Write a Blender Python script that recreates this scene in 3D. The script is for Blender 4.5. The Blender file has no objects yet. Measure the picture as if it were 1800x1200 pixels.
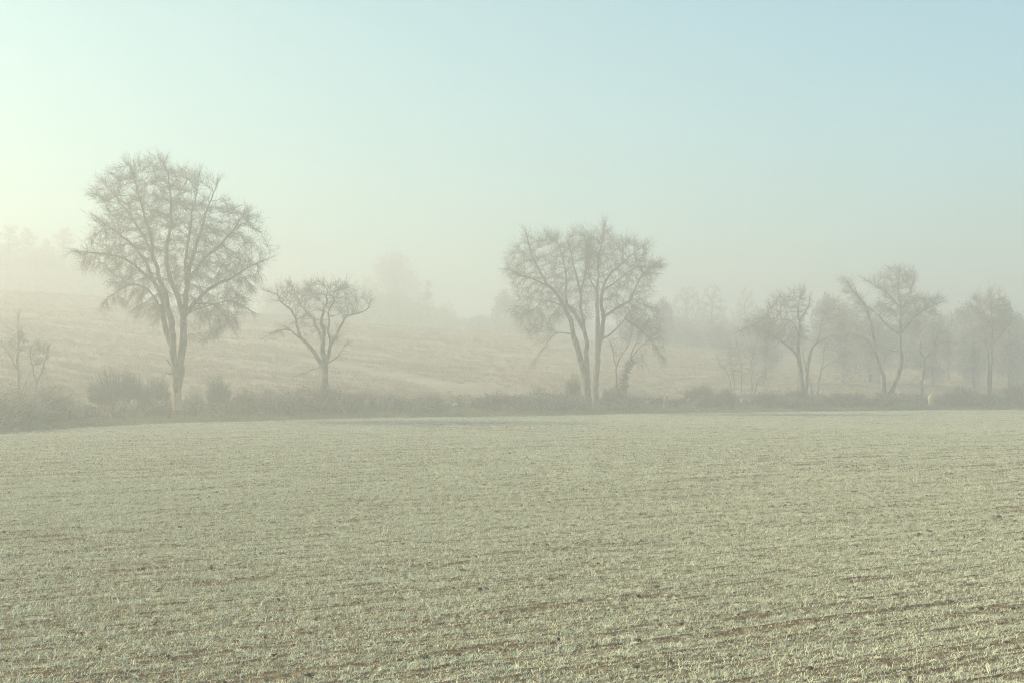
import bpy, math, random
import numpy as np
from mathutils import Vector

rng = np.random.default_rng(7)
random.seed(7)
sc = bpy.context.scene
COL = sc.collection

# ------------------------------------------------------------------ camera, sky, sun, exposure
CAM_H = 2.4
HZ = 668.0            # row of the level line of sight in the photograph
F = 2500.0            # focal length in photograph pixels (50 mm on 36 mm)
cam = bpy.data.cameras.new('camera')
cam.lens = 50.0
cam.sensor_width = 36.0
cam.shift_y = (HZ - 600.0) / 1800.0
cam.clip_start = 0.1
cam.clip_end = 3000.0
cam_ob = bpy.data.objects.new('camera', cam)
COL.objects.link(cam_ob)
cam_ob.location = (0, 0, CAM_H)
cam_ob.rotation_euler = (math.radians(90), 0, 0)
sc.camera = cam_ob

SUN_EL = math.radians(32)
SUN_AZ = math.radians(-78)       # measured from the view direction (+Y) towards +X
sdir = Vector((math.sin(SUN_AZ) * math.cos(SUN_EL), math.cos(SUN_AZ) * math.cos(SUN_EL), math.sin(SUN_EL)))
SUN_STRENGTH = 5.0
SKY_STRENGTH = 0.14
SKY_TINT = (0.93, 1.40, 1.27, 1)          # away from the sun
SKY_TINT_SUN = (0.90, 1.16, 0.86, 1)      # the broad warm aureole round the sun
HAZE_DENSITY = 0.0079
HAZE_COLOR = (0.845, 0.835, 0.86)
HAZE_G = 0.43
EXPOSURE = 0.42

sun = bpy.data.lights.new('sun', 'SUN')
sun.energy = SUN_STRENGTH
sun.angle = math.radians(0.6)
sun.color = (1.0, 0.86, 0.56)
sun_ob = bpy.data.objects.new('sun', sun)
COL.objects.link(sun_ob)
sun_ob.rotation_euler = (-sdir).to_track_quat('-Z', 'Y').to_euler()
sun_ob.location = (-60, 60, 60)

world = bpy.data.worlds.new('World')
sc.world = world
world.use_nodes = True
nt = world.node_tree
nt.nodes.clear()
w_out = nt.nodes.new('ShaderNodeOutputWorld')
w_bg = nt.nodes.new('ShaderNodeBackground')
sky = nt.nodes.new('ShaderNodeTexSky')
sky.sky_type = 'NISHITA'
sky.sun_disc = False
sky.sun_elevation = SUN_EL
sky.sun_rotation = SUN_AZ
sky.altitude = 300
sky.air_density = 1.0
sky.dust_density = 2.0
sky.ozone_density = 1.5
w_bg.inputs['Strength'].default_value = SKY_STRENGTH
w_tint = nt.nodes.new('ShaderNodeMix')
w_tint.data_type = 'RGBA'
w_tint.blend_type = 'MULTIPLY'
w_tint.inputs[0].default_value = 1.0
w_co = nt.nodes.new('ShaderNodeTexCoord')
w_dot = nt.nodes.new('ShaderNodeVectorMath')
w_dot.operation = 'DOT_PRODUCT'
w_dot.inputs[1].default_value = sdir
w_mr = nt.nodes.new('ShaderNodeMapRange')
w_mr.interpolation_type = 'SMOOTHSTEP'
w_mr.inputs['From Min'].default_value = -0.2
w_mr.inputs['From Max'].default_value = 0.75
w_tm = nt.nodes.new('ShaderNodeMix')
w_tm.data_type = 'RGBA'
w_tm.inputs[6].default_value = SKY_TINT
w_tm.inputs[7].default_value = SKY_TINT_SUN
nt.links.new(w_co.outputs['Generated'], w_dot.inputs[0])
nt.links.new(w_dot.outputs['Value'], w_mr.inputs['Value'])
nt.links.new(w_mr.outputs['Result'], w_tm.inputs[0])
nt.links.new(w_tm.outputs[2], w_tint.inputs[7])
nt.links.new(sky.outputs['Color'], w_tint.inputs[6])
nt.links.new(w_tint.outputs[2], w_bg.inputs['Color'])
nt.links.new(w_bg.outputs['Background'], w_out.inputs['Surface'])

sc.view_settings.view_transform = 'Standard'
sc.view_settings.look = 'None'
sc.view_settings.gamma = 1.0
sc.view_settings.use_curve_mapping = False
sc.view_settings.exposure = EXPOSURE
sc.render.engine = 'CYCLES'
sc.cycles.use_denoising = True
sc.cycles.denoising_input_passes = 'RGB_ALBEDO_NORMAL'
sc.cycles.denoising_prefilter = 'NONE'
sc.cycles.denoiser = 'OPENIMAGEDENOISE'
sc.cycles.max_bounces = 8
sc.cycles.diffuse_bounces = 3
sc.cycles.volume_bounces = 4
sc.cycles.caustics_reflective = False
sc.cycles.caustics_refractive = False
sc.cycles.use_adaptive_sampling = False
sc.cycles.filter_width = 1.0

# ------------------------------------------------------------------ numpy helpers
def _hash(ix, iy, seed):
    h = (ix.astype(np.int64) * 374761393 + iy.astype(np.int64) * 668265263 + seed * 1442695041) & 0xffffffff
    h = ((h ^ (h >> 13)) * 1274126177) & 0xffffffff
    h = h ^ (h >> 16)
    return (h & 0xffff) / 65535.0

def vnoise(x, y, seed=0):
    x = np.asarray(x, float); y = np.asarray(y, float)
    ix = np.floor(x); iy = np.floor(y)
    fx = x - ix; fy = y - iy
    fx = fx * fx * (3 - 2 * fx); fy = fy * fy * (3 - 2 * fy)
    ix = ix.astype(np.int64); iy = iy.astype(np.int64)
    a = _hash(ix, iy, seed); b = _hash(ix + 1, iy, seed)
    c = _hash(ix, iy + 1, seed); d = _hash(ix + 1, iy + 1, seed)
    return (a * (1 - fx) + b * fx) * (1 - fy) + (c * (1 - fx) + d * fx) * fy

def fbm(x, y, seed=0, oct=3):
    s = 0; a = 0.5; t = 0
    for k in range(oct):
        s = s + a * vnoise(x * 2 ** k, y * 2 ** k, seed + k * 17); t += a; a *= 0.5
    return s / t

# ------------------------------------------------------------------ the lie of the land
EDGE_U = np.array([-2.5, -1.2, -0.8, -0.5, -0.36, -0.30, -0.24, -0.18, -0.12, 0.02, 0.128, 0.36, 0.6, 0.9, 1.6, 2.5])
EDGE_Y = np.array([14., 24., 34., 50., 62.5, 72., 79., 82.5, 88., 95., 105., 115., 128., 150., 190., 220.])
def edge_y(u):                 # depth of the far edge of the field along the sight line u = x / y
    return np.interp(u, EDGE_U, EDGE_Y)
CREST_PX = np.array([-900, -300, 0, 150, 300, 600, 830, 1200, 1450, 1700, 1800, 2300, 3000])
CREST_PY = np.array([470, 492, 505, 515, 532, 560, 580, 609, 630, 648, 654, 662, 664])
def crest_z(u):
    py = np.interp(u * F + 900, CREST_PX, CREST_PY)
    return CAM_H + (HZ - py) / F * 185.0

def ground(x, y):
    x = np.asarray(x, float); y = np.asarray(y, float)
    yy = np.maximum(y, 4.0)
    u = x / yy
    ye = edge_y(u)
    t = yy - ye
    bank = 0.5 * np.clip(t / 4.5, 0, 1) ** 1.3
    s = np.clip((t - 4.0) / np.maximum(185.0 - ye - 4.0, 30), 0, None)
    k = 0.10
    fs = 0.5 * (s + 1 - np.sqrt((s - 1) ** 2 + k * k)) - 0.5 * (1 - math.sqrt(1 + k * k))
    hill = np.clip(crest_z(u) - 0.5, 0.3, None) * np.clip(fs, 0, None)
    hill = hill + np.where(t > 4, (fbm(x * 0.05, y * 0.05, 5) - 0.5) * 1.2 * np.clip((t - 4) / 25, 0, 1), 0)
    return np.where(t > 0, bank + hill, 0.0)

def G(x, y):
    return float(ground(np.array([x]), np.array([y]))[0])

def pix(px, py, d):            # a point of the place from where it is seen and how far off it stands
    return np.array([(px - 900) / F * d, d, CAM_H + (HZ - py) / F * d])

def edge_px(px):
    return float(edge_y((px - 900) / F))

# ------------------------------------------------------------------ mesh building
def new_mesh(name, V, quads=None, tris=None, smooth=False, qmat=None, tmat=None):
    V = np.asarray(V, np.float32).reshape(-1, 3)
    q = np.zeros((0, 4), np.int32) if quads is None else np.asarray(quads, np.int32).reshape(-1, 4)
    t = np.zeros((0, 3), np.int32) if tris is None else np.asarray(tris, np.int32).reshape(-1, 3)
    me = bpy.data.meshes.new(name)
    me.vertices.add(len(V)); me.vertices.foreach_set('co', V.ravel())
    loops = np.concatenate([q.ravel(), t.ravel()])
    me.loops.add(len(loops)); me.loops.foreach_set('vertex_index', loops)
    n = len(q) + len(t)
    starts = np.concatenate([np.arange(len(q)) * 4, len(q) * 4 + np.arange(len(t)) * 3]).astype(np.int32)
    me.polygons.add(n)
    me.polygons.foreach_set('loop_start', starts)
    try:
        me.polygons.foreach_set('loop_total', np.concatenate([np.full(len(q), 4), np.full(len(t), 3)]).astype(np.int32))
    except Exception:
        pass
    if qmat is not None or tmat is not None:
        mi = np.concatenate([np.zeros(len(q), np.int32) if qmat is None else qmat, np.zeros(len(t), np.int32) if tmat is None else tmat]).astype(np.int32)
        me.polygons.foreach_set('material_index', mi)
    if smooth:
        me.polygons.foreach_set('use_smooth', np.ones(n, bool))
    me.update(calc_edges=True)
    me.validate()
    return me

def link(name, me, mats=None, parent=None, loc=None):
    o = bpy.data.objects.new(name, me)
    COL.objects.link(o)
    if mats is not None:
        for m in (mats if isinstance(mats, (list, tuple)) else [mats]):
            me.materials.append(m)
    if parent is not None:
        o.parent = parent
    if loc is not None:
        o.location = loc
    return o

def tag(o, label, cat=None, group=None, kind=None):
    o['label'] = label
    if cat: o['category'] = cat
    if group: o['group'] = group
    if kind: o['kind'] = kind
    return o

def thing(name, loc, label, cat, group=None, rz=0.0):
    o = bpy.data.objects.new(name, None)
    COL.objects.link(o)
    o.location = loc
    o.rotation_euler = (0, 0, rz)
    o.empty_display_size = 0.3
    return tag(o, label, cat, group)

def copy_tree(o, parent=None):
    c = o.copy(); COL.objects.link(c)
    if parent is not None: c.parent = parent
    for ch in list(o.children):
        copy_tree(ch, c)
    return c

class Geo:
    """collects loose quads and triangles"""
    def __init__(self):
        self.V = []; self.Q = []; self.T = []; self.n = 0
    def add(self, V, Q=None, T=None):
        V = np.asarray(V, float).reshape(-1, 3)
        if Q is not None and len(Q): self.Q.append(np.asarray(Q) + self.n)
        if T is not None and len(T): self.T.append(np.asarray(T) + self.n)
        self.V.append(V); self.n += len(V)
    def frusta(self, P0, P1, R0, R1, k=4):
        P0 = np.asarray(P0, float); P1 = np.asarray(P1, float)
        n = len(P0)
        if n == 0: return
        R0 = np.broadcast_to(np.asarray(R0, float), (n,)); R1 = np.broadcast_to(np.asarray(R1, float), (n,))
        d = P1 - P0
        L = np.linalg.norm(d, axis=1, keepdims=True); d = d / np.maximum(L, 1e-9)
        ref = np.where(np.abs(d[:, 2:3]) < 0.9, np.array([[0, 0, 1.0]]), np.array([[1.0, 0, 0]]))
        a = np.cross(d, ref); a /= np.maximum(np.linalg.norm(a, axis=1, keepdims=True), 1e-9)
        b = np.cross(d, a)
        ang = np.arange(k) * 2 * math.pi / k
        ca = np.cos(ang)[None, :, None]; sa = np.sin(ang)[None, :, None]
        ring = a[:, None, :] * ca + b[:, None, :] * sa
        V0 = P0[:, None, :] + ring * R0[:, None, None]
        V1 = P1[:, None, :] + ring * R1[:, None, None]
        V = np.concatenate([V0, V1], axis=1).reshape(-1, 3)
        i = np.arange(k); j = (i + 1) % k
        q = np.stack([i, j, j + k, i + k], axis=1)
        Q = (np.arange(n)[:, None, None] * (2 * k) + q[None]).reshape(-1, 4)
        self.add(V, Q)
    def ribbons(self, P0, P1, r):
        n = len(P0)
        d = P1 - P0; b = np.cross(d, rng.normal(size=(n, 3))); b /= np.maximum(np.linalg.norm(b, axis=1, keepdims=True), 1e-9)
        V = np.stack([P0 - b * r, P0 + b * r, P1 + b * r * 0.4, P1 - b * r * 0.4], 1).reshape(-1, 3)
        self.add(V, np.arange(n * 4).reshape(-1, 4))
    def leaves(self, P, size, up=0.3, asp=0.5):
        n = len(P)
        if n == 0: return
        a = rng.normal(size=(n, 3)); a /= np.linalg.norm(a, axis=1, keepdims=True)
        b = np.cross(a, rng.normal(size=(n, 3))); b /= np.linalg.norm(b, axis=1, keepdims=True)
        s = np.broadcast_to(np.asarray(size, float), (n,))[:, None]
        V = np.stack([P - a * s * 0.5, P + b * s * asp * 0.5, P + a * s * 0.5, P - b * s * asp * 0.5], axis=1).reshape(-1, 3)
        Q = np.arange(n * 4).reshape(-1, 4)
        self.add(V, Q)
    def sweep(self, pts, radii, k=10, flare=0.0, bump=0.0, seed=0, cap=True):
        pts = np.asarray(pts, float); n = len(pts)
        tan = np.gradient(pts, axis=0); tan /= np.maximum(np.linalg.norm(tan, axis=1, keepdims=True), 1e-9)
        ref = np.array([0.0, 1.0, 0.0])
        V = []
        ang = np.arange(k) * 2 * math.pi / k
        for i in range(n):
            a = np.cross(tan[i], ref); a /= max(np.linalg.norm(a), 1e-9)
            b = np.cross(tan[i], a)
            r = radii[i] * (1 + bump * (vnoise(ang * 1.3 + seed * 7.1, np.full(k, i * 0.55), seed) - 0.5) * 2)
            if flare and i < 4:
                r = r * (1 + flare * (1 - i / 4.0) ** 2 * (0.6 + 0.8 * vnoise(ang * 1.1 + seed, np.zeros(k), seed + 3)))
            V.append(pts[i] + np.cos(ang)[:, None] * a * r[:, None] + np.sin(ang)[:, None] * b * r[:, None])
        V.append(pts[-1][None] + tan[-1][None] * radii[-1])
        V = np.concatenate(V)
        i = np.arange(k); j = (i + 1) % k
        Q = np.concatenate([np.stack([i + m * k, j + m * k, j + (m + 1) * k, i + (m + 1) * k], 1) for m in range(n - 1)])
        T = np.stack([i + (n - 1) * k, j + (n - 1) * k, np.full(k, n * k)], 1)
        self.add(V, Q, T)
    def mesh(self, name, smooth=False, origin=(0, 0, 0)):
        if not self.V: self.add([(0, 0, 0), (0, 0, 0.01), (0.01, 0, 0)], None, [(0, 1, 2)])
        V = np.concatenate(self.V) - np.asarray(origin)[None]
        Q = np.concatenate(self.Q) if self.Q else None
        T = np.concatenate(self.T) if self.T else None
        return new_mesh(name, V, Q, T, smooth)

def resample(pts, step):
    pts = np.asarray(pts, float)
    seg = np.linalg.norm(np.diff(pts, axis=0), axis=1)
    s = np.concatenate([[0], np.cumsum(seg)])
    n = max(int(s[-1] / step), 2)
    t = np.linspace(0, s[-1], n + 1)
    # smooth interpolation (Catmull-Rom through the given points)
    out = []
    for tt in t:
        i = min(int(np.searchsorted(s, tt, 'right')) - 1, len(pts) - 2)
        w = (tt - s[i]) / max(seg[i], 1e-9)
        p0 = pts[max(i - 1, 0)]; p1 = pts[i]; p2 = pts[i + 1]; p3 = pts[min(i + 2, len(pts) - 1)]
        out.append(0.5 * ((2 * p1) + (-p0 + p2) * w + (2 * p0 - 5 * p1 + 4 * p2 - p3) * w * w + (-p0 + 3 * p1 - 3 * p2 + p3) * w ** 3))
    return np.array(out)

# ------------------------------------------------------------------ materials
def material(name, colours, scale=5.0, rough=0.85, detail=6.0, stretch=(1, 1, 1), bump=0.0, bump_scale=20.0, per_instance=0.0, spread=0.35, two_sided=0.0, spec=0.2):
    m = bpy.data.materials.new(name)
    m.use_nodes = True
    t = m.node_tree; N = t.nodes; L = t.links
    N.clear()
    out = N.new('ShaderNodeOutputMaterial')
    bs = N.new('ShaderNodeBsdfPrincipled')
    bs.inputs['Roughness'].default_value = rough
    bs.inputs['Specular IOR Level'].default_value = spec
    tc = N.new('ShaderNodeTexCoord')
    mp = N.new('ShaderNodeMapping'); mp.inputs['Scale'].default_value = stretch
    nz = N.new('ShaderNodeTexNoise'); nz.inputs['Scale'].default_value = scale; nz.inputs['Detail'].default_value = detail
    cr = N.new('ShaderNodeValToRGB')
    L.new(tc.outputs['Object'], mp.inputs['Vector']); L.new(mp.outputs['Vector'], nz.inputs['Vector'])
    fac = nz.outputs['Fac']
    if per_instance > 0:
        oi = N.new('ShaderNodeObjectInfo')
        ma = N.new('ShaderNodeMapRange')
        ma.inputs['To Min'].default_value = -per_instance; ma.inputs['To Max'].default_value = per_instance
        L.new(oi.outputs['Random'], ma.inputs['Value'])
        ad = N.new('ShaderNodeMath'); ad.operation = 'ADD'
        L.new(fac, ad.inputs[0]); L.new(ma.outputs['Result'], ad.inputs[1])
        fac = ad.outputs[0]
    L.new(fac, cr.inputs['Fac'])
    el = cr.color_ramp.elements
    n = len(colours)
    lo, hi = 0.5 - spread / 2, 0.5 + spread / 2
    el[0].position = lo; el[0].color = (*colours[0], 1)
    el[1].position = hi; el[1].color = (*colours[-1], 1)
    for i in range(1, n - 1):
        e = el.new(lo + (hi - lo) * i / (n - 1)); e.color = (*colours[i], 1)
    L.new(cr.outputs['Color'], bs.inputs['Base Color'])
    if bump > 0:
        n2 = N.new('ShaderNodeTexNoise'); n2.inputs['Scale'].default_value = bump_scale; n2.inputs['Detail'].default_value = 5
        bp = N.new('ShaderNodeBump'); bp.inputs['Strength'].default_value = bump; bp.inputs['Distance'].default_value = 0.05
        L.new(tc.outputs['Object'], n2.inputs['Vector']); L.new(n2.outputs['Fac'], bp.inputs['Height']); L.new(bp.outputs['Normal'], bs.inputs['Normal'])
    L.new(bs.outputs['BSDF'], out.inputs['Surface'])
    return m

M_bark = material('bark_grey', [(0.08, 0.068, 0.048), (0.20, 0.175, 0.13), (0.35, 0.31, 0.235)], scale=6, stretch=(1, 1, 0.3), spread=0.28, bump=0.6, bump_scale=14)
M_bark_pale = material('bark_pale', [(0.15, 0.135, 0.105), (0.25, 0.225, 0.18), (0.34, 0.31, 0.25)], scale=5, stretch=(1, 1, 0.35), bump=0.6, bump_scale=14)
M_bark_warm = material('bark_sunlit', [(0.36, 0.24, 0.125), (0.48, 0.345, 0.20), (0.58, 0.44, 0.27)], scale=4, stretch=(1, 1, 0.3), bump=0.4, bump_scale=16)  # bark with warm sunlight put into its colour
M_twig = material('twig_dark', [(0.20, 0.175, 0.145), (0.34, 0.31, 0.265)], scale=1.2)
M_twig_frost = material('twig_frosted', [(0.30, 0.27, 0.23), (0.46, 0.425, 0.38)], scale=2)
M_twig_white = material('twig_hoar', [(0.42, 0.40, 0.37), (0.60, 0.58, 0.54)], scale=1.5)
M_wheat = material('wheat_blade', [(0.45, 0.46, 0.30), (0.66, 0.675, 0.51), (0.79, 0.79, 0.65), (0.80, 0.735, 0.56)], scale=18, per_instance=0.16, spread=0.5)
M_soil = material('soil', [(0.11, 0.073, 0.042), (0.19, 0.135, 0.084), (0.35, 0.285, 0.20)], scale=9, bump=0.8, bump_scale=45, rough=0.95)
M_clod = material('soil_clod', [(0.15, 0.105, 0.07), (0.27, 0.20, 0.14)], scale=25, bump=0.8, bump_scale=60, rough=0.95, per_instance=0.12)
M_verge = material('verge_grass', [(0.20, 0.20, 0.105), (0.34, 0.33, 0.19), (0.48, 0.45, 0.31)], scale=0.6, per_instance=0.2, spread=0.5)
M_tussock = material('tussock_grass', [(0.32, 0.24, 0.17), (0.46, 0.37, 0.28), (0.56, 0.48, 0.385)], scale=0.2, per_instance=0.15, spread=0.5)
M_stem = material('bramble_stem', [(0.12, 0.090, 0.062), (0.21, 0.165, 0.12), (0.34, 0.29, 0.23)], scale=1.3, spread=0.45)
M_stem_frost = material('bramble_stem_frosted', [(0.30, 0.27, 0.225), (0.60, 0.57, 0.51)], scale=1.1, spread=0.45)
M_leaf_dark = material('bramble_leaf', [(0.040, 0.031, 0.018), (0.075, 0.062, 0.038), (0.17, 0.145, 0.105)], scale=1.2, spread=0.5)
M_broom = material('broom_stem', [(0.075, 0.082, 0.062), (0.13, 0.14, 0.115), (0.22, 0.23, 0.21)], scale=1.5, spread=0.5)
M_rust = material('rusty_leaf', [(0.19, 0.10, 0.06), (0.28, 0.17, 0.11)], scale=2.0)
M_ivy = material('ivy_leaf', [(0.035, 0.045, 0.025), (0.075, 0.085, 0.05)], scale=2.0)
M_stone = material('limestone', [(0.34, 0.30, 0.225), (0.52, 0.47, 0.365)], scale=6, bump=0.6, bump_scale=20)
M_stone_warm = material('limestone_ochre', [(0.40, 0.31, 0.20), (0.56, 0.455, 0.31)], scale=8, bump=0.6, bump_scale=20)
M_wood = material('cut_wood', [(0.26, 0.215, 0.15), (0.50, 0.44, 0.32)], scale=6, stretch=(1, 1, 0.3), bump=0.5, bump_scale=20)
M_needle = material('needle_frosted', [(0.28, 0.28, 0.245), (0.44, 0.43, 0.39), (0.60, 0.585, 0.54)], scale=0.35, spread=0.5)
M_evergreen = material('evergreen_leaf', [(0.07, 0.08, 0.07), (0.17, 0.18, 0.16)], scale=0.35, spread=0.5)

# hill: frosted stubble, ruddy bracken patches high up on one side, a cooler, greyer tone towards the foot
def hill_material():
    m = bpy.data.materials.new('hill_turf'); m.use_nodes = True
    t = m.node_tree; N = t.nodes; L = t.links; N.clear()
    out = N.new('ShaderNodeOutputMaterial'); bs = N.new('ShaderNodeBsdfPrincipled')
    bs.inputs['Roughness'].default_value = 0.95; bs.inputs['Specular IOR Level'].default_value = 0.1
    tc = N.new('ShaderNodeTexCoord')
    def noise(scale, stretch, rot=0.0, detail=6):
        mp = N.new('ShaderNodeMapping'); mp.inputs['Scale'].default_value = stretch; mp.inputs['Rotation'].default_value = (0, 0, rot)
        nz = N.new('ShaderNodeTexNoise'); nz.inputs['Scale'].default_value = scale; nz.inputs['Detail'].default_value = detail
        L.new(tc.outputs['Object'], mp.inputs['Vector']); L.new(mp.outputs['Vector'], nz.inputs['Vector'])
        return nz.outputs['Fac']
    def ramp(f, els):
        c = N.new('ShaderNodeValToRGB'); L.new(f, c.inputs['Fac'])
        e = c.color_ramp.elements
        e[0].position, e[0].color = els[0][0], (*els[0][1], 1)
        e[1].position, e[1].color = els[-1][0], (*els[-1][1], 1)
        for p, col in els[1:-1]:
            x = e.new(p); x.color = (*col, 1)
        return c.outputs['Color']
    def mix(f, a, b):
        x = N.new('ShaderNodeMix'); x.data_type = 'RGBA'
        L.new(f, x.inputs[0]); L.new(a, x.inputs[6]); L.new(b, x.inputs[7])
        return x.outputs[2]
    base = ramp(noise(0.35, (0.18, 1, 1), 0.06), [(0.30, (0.29, 0.23, 0.175)), (0.5, (0.40, 0.325, 0.25)), (0.72, (0.46, 0.385, 0.305))])
    ruddy = ramp(noise(0.5, (0.3, 1, 1)), [(0.35, (0.30, 0.175, 0.115)), (0.65, (0.45, 0.30, 0.21))])
    frost_cool = ramp(noise(0.6, (0.15, 1, 1), 0.04), [(0.35, (0.29, 0.255, 0.23)), (0.62, (0.39, 0.36, 0.335))])
    at = N.new('ShaderNodeAttribute'); at.attribute_name = 'ruddy'
    at2 = N.new('ShaderNodeAttribute'); at2.attribute_name = 'frost_cool'
    c = mix(at.outputs['Fac'], base, ruddy)
    c = mix(at2.outputs['Fac'], c, frost_cool)
    L.new(c, bs.inputs['Base Color'])
    bp = N.new('ShaderNodeBump'); bp.inputs['Strength'].default_value = 0.9; bp.inputs['Distance'].default_value = 0.3
    L.new(noise(1.6, (0.5, 1, 1), 0.05, 4), bp.inputs['Height']); L.new(bp.outputs['Normal'], bs.inputs['Normal'])
    L.new(bs.outputs['BSDF'], out.inputs['Surface'])
    return m
M_hill = hill_material()

# ------------------------------------------------------------------ field (ploughed and sown, rows running away to the right)
ROW = np.array([0.82, 0.572]); ROWN = np.array([-0.572, 0.82])
def field_relief(x, y):
    r = x * ROWN[0] + y * ROWN[1]; a = x * ROW[0] + y * ROW[1]
    z = 0.012 * np.sin(r * 2 * math.pi / 0.16 + 1.5 * vnoise(a * 0.3, r * 2, 3))
    z = z + 0.05 * (fbm(r * 1.1, a * 0.16, 11) - 0.5)
    z = z + 0.05 * (fbm(x * 3, y * 3, 21, 3) - 0.5)
    z = z + 0.22 * (fbm(x * 0.06, y * 0.06, 31, 2) - 0.5) * np.clip((y - 6) / 20, 0, 1)
    return z
def graded(lo, hi, knots):
    out = [lo]
    while out[-1] < hi:
        v = out[-1]
        out.append(v + float(np.interp(v, [k[0] for k in knots], [k[1] for k in knots])))
    return np.array(out)
ys = graded(-140, 235, [(-140, 20), (0, 2), (8, 0.4), (10, 0.07), (20, 0.12), (40, 0.3), (120, 1.0), (235, 8)])
xs = graded(-390, 390, [(-390, 30), (-60, 4), (-30, 0.7), (-8, 0.13), (8, 0.13), (40, 0.7), (80, 4), (390, 30)])
X, Y = np.meshgrid(xs, ys)
Z = field_relief(X, Y)
nx, ny = len(xs), len(ys)
idx = np.arange(nx * ny).reshape(ny, nx)
quads = np.stack([idx[:-1, :-1], idx[:-1, 1:], idx[1:, 1:], idx[1:, :-1]], -1).reshape(-1, 4)
T_ = np.where(Y > 4, Y - edge_y(X / np.maximum(Y, 4)), -10).ravel()
Zr = Z.ravel() - np.clip((T_ + 0.5) * 0.3, 0, 0.6)
keep = T_[quads].min(1) < 1.2
quads = quads[keep]
used = np.zeros(nx * ny, bool); used[quads.ravel()] = True
remap = np.cumsum(used) - 1
fld = link('field', new_mesh('field', np.stack([X.ravel(), Y.ravel(), Zr], 1)[used], remap[quads], smooth=True), M_soil)
tag(fld, 'brown tilled soil of the wide field sown with young wheat', kind='structure')

# ------------------------------------------------------------------ hillside beyond the hedge
us = np.linspace(-1.0, 1.0, 440)
ts = np.concatenate([np.linspace(-0.6, 12, 26), np.linspace(12.8, 130, 150), np.linspace(134, 270, 30)])
U, TT = np.meshgrid(us, ts)
YY = edge_y(U) + TT
XX = U * YY
ZZ = ground(XX, YY) + np.clip(TT, 0, 1) * 0.0
rel = 0.16 * (fbm(XX * 0.8, YY * 1.3, 41) - 0.5) + 0.25 * (fbm(XX * 0.12 + YY * 0.02, YY * 0.55, 43) - 0.5)
ZZ = ZZ + rel * np.clip((TT - 1) / 6, 0, 1) + np.where(TT < 0.3, -0.12 * np.clip((0.3 - TT), 0, 1), 0.03)
# shallow terrace lip crossing the middle of the slope
pxx = U * F + 900
lip = np.interp(pxx, [520, 620, 780, 900, 1000], [34, 30, 19, 14, 11])
ZZ = ZZ + 0.35 * np.exp(-((TT - lip) / 2.2) ** 2) * np.clip((pxx - 480) / 80, 0, 1) * np.clip((1080 - pxx) / 100, 0, 1)
n_u, n_t = len(us), len(ts)
idx = np.arange(n_u * n_t).reshape(n_t, n_u)
quads = np.stack([idx[:-1, :-1], idx[:-1, 1:], idx[1:, 1:], idx[1:, :-1]], -1).reshape(-1, 4)
hme = new_mesh('hillside', np.stack([XX.ravel(), YY.ravel(), ZZ.ravel()], 1), quads, smooth=True)
def hill_masks(x, y):
    u = x / y; t = y - edge_y(u); px = u * F + 900
    nz = fbm(x * 0.05, y * 0.09, 51)
    s = t / np.maximum(185 - edge_y(u), 30)
    ruddy = np.clip((nz - 0.34) * 5, 0, 1) * np.clip((420 - px) / 300, 0, 1) * np.clip((s - 0.35) * 4, 0, 1) * np.clip((1.0 - s) * 6, 0, 1)
    ruddy = ruddy + 0.45 * np.clip((nz - 0.42) * 5, 0, 1) * np.clip((s - 0.55) * 4, 0, 1) * np.clip((px - 900) / 200, 0, 1)
    frost_cool = np.clip((0.42 - s) * 3.0 + (fbm(x * 0.08, y * 0.15, 61) - 0.5) * 1.2, 0, 1)  # cooler, greyer tone that grows towards the foot of the slope
    return np.clip(ruddy, 0, 0.9), frost_cool * 0.7
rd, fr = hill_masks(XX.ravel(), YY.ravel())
for nm, arr in (('ruddy', rd), ('frost_cool', fr)):
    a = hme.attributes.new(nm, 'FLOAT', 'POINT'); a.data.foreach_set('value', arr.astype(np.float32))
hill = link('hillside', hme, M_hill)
tag(hill, 'frosted pasture hillside sloping up behind the hedge', kind='structure')

def surf(x, y):                # height of whatever carries a thing at x, y
    return G(x, y)

# ------------------------------------------------------------------ haze: one closed box of even mist
def make_haze():
    x0, x1, y0, y1, z0, z1 = -480, 480, -180, 480, -3.0, 29.0
    V = [(x, y, z) for z in (z0, z1) for y in (y0, y1) for x in (x0, x1)]
    Q = [(0, 2, 3, 1), (4, 5, 7, 6), (0, 1, 5, 4), (2, 6, 7, 3), (0, 4, 6, 2), (1, 3, 7, 5)]
    m = bpy.data.materials.new('mist'); m.use_nodes = True
    t = m.node_tree; t.nodes.clear()
    out = t.nodes.new('ShaderNodeOutputMaterial'); pv = t.nodes.new('ShaderNodeVolumePrincipled')
    pv.inputs['Color'].default_value = (*HAZE_COLOR, 1)
    pv.inputs['Density'].default_value = HAZE_DENSITY
    pv.inputs['Anisotropy'].default_value = HAZE_G
    t.links.new(pv.outputs['Volume'], out.inputs['Volume'])
    try: m.cycles.homogeneous_volume = True
    except Exception: pass
    o = link('haze', new_mesh('haze', V, Q), m)
    tag(o, 'pale morning mist lying over the field and hill', kind='stuff')
make_haze()

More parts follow.
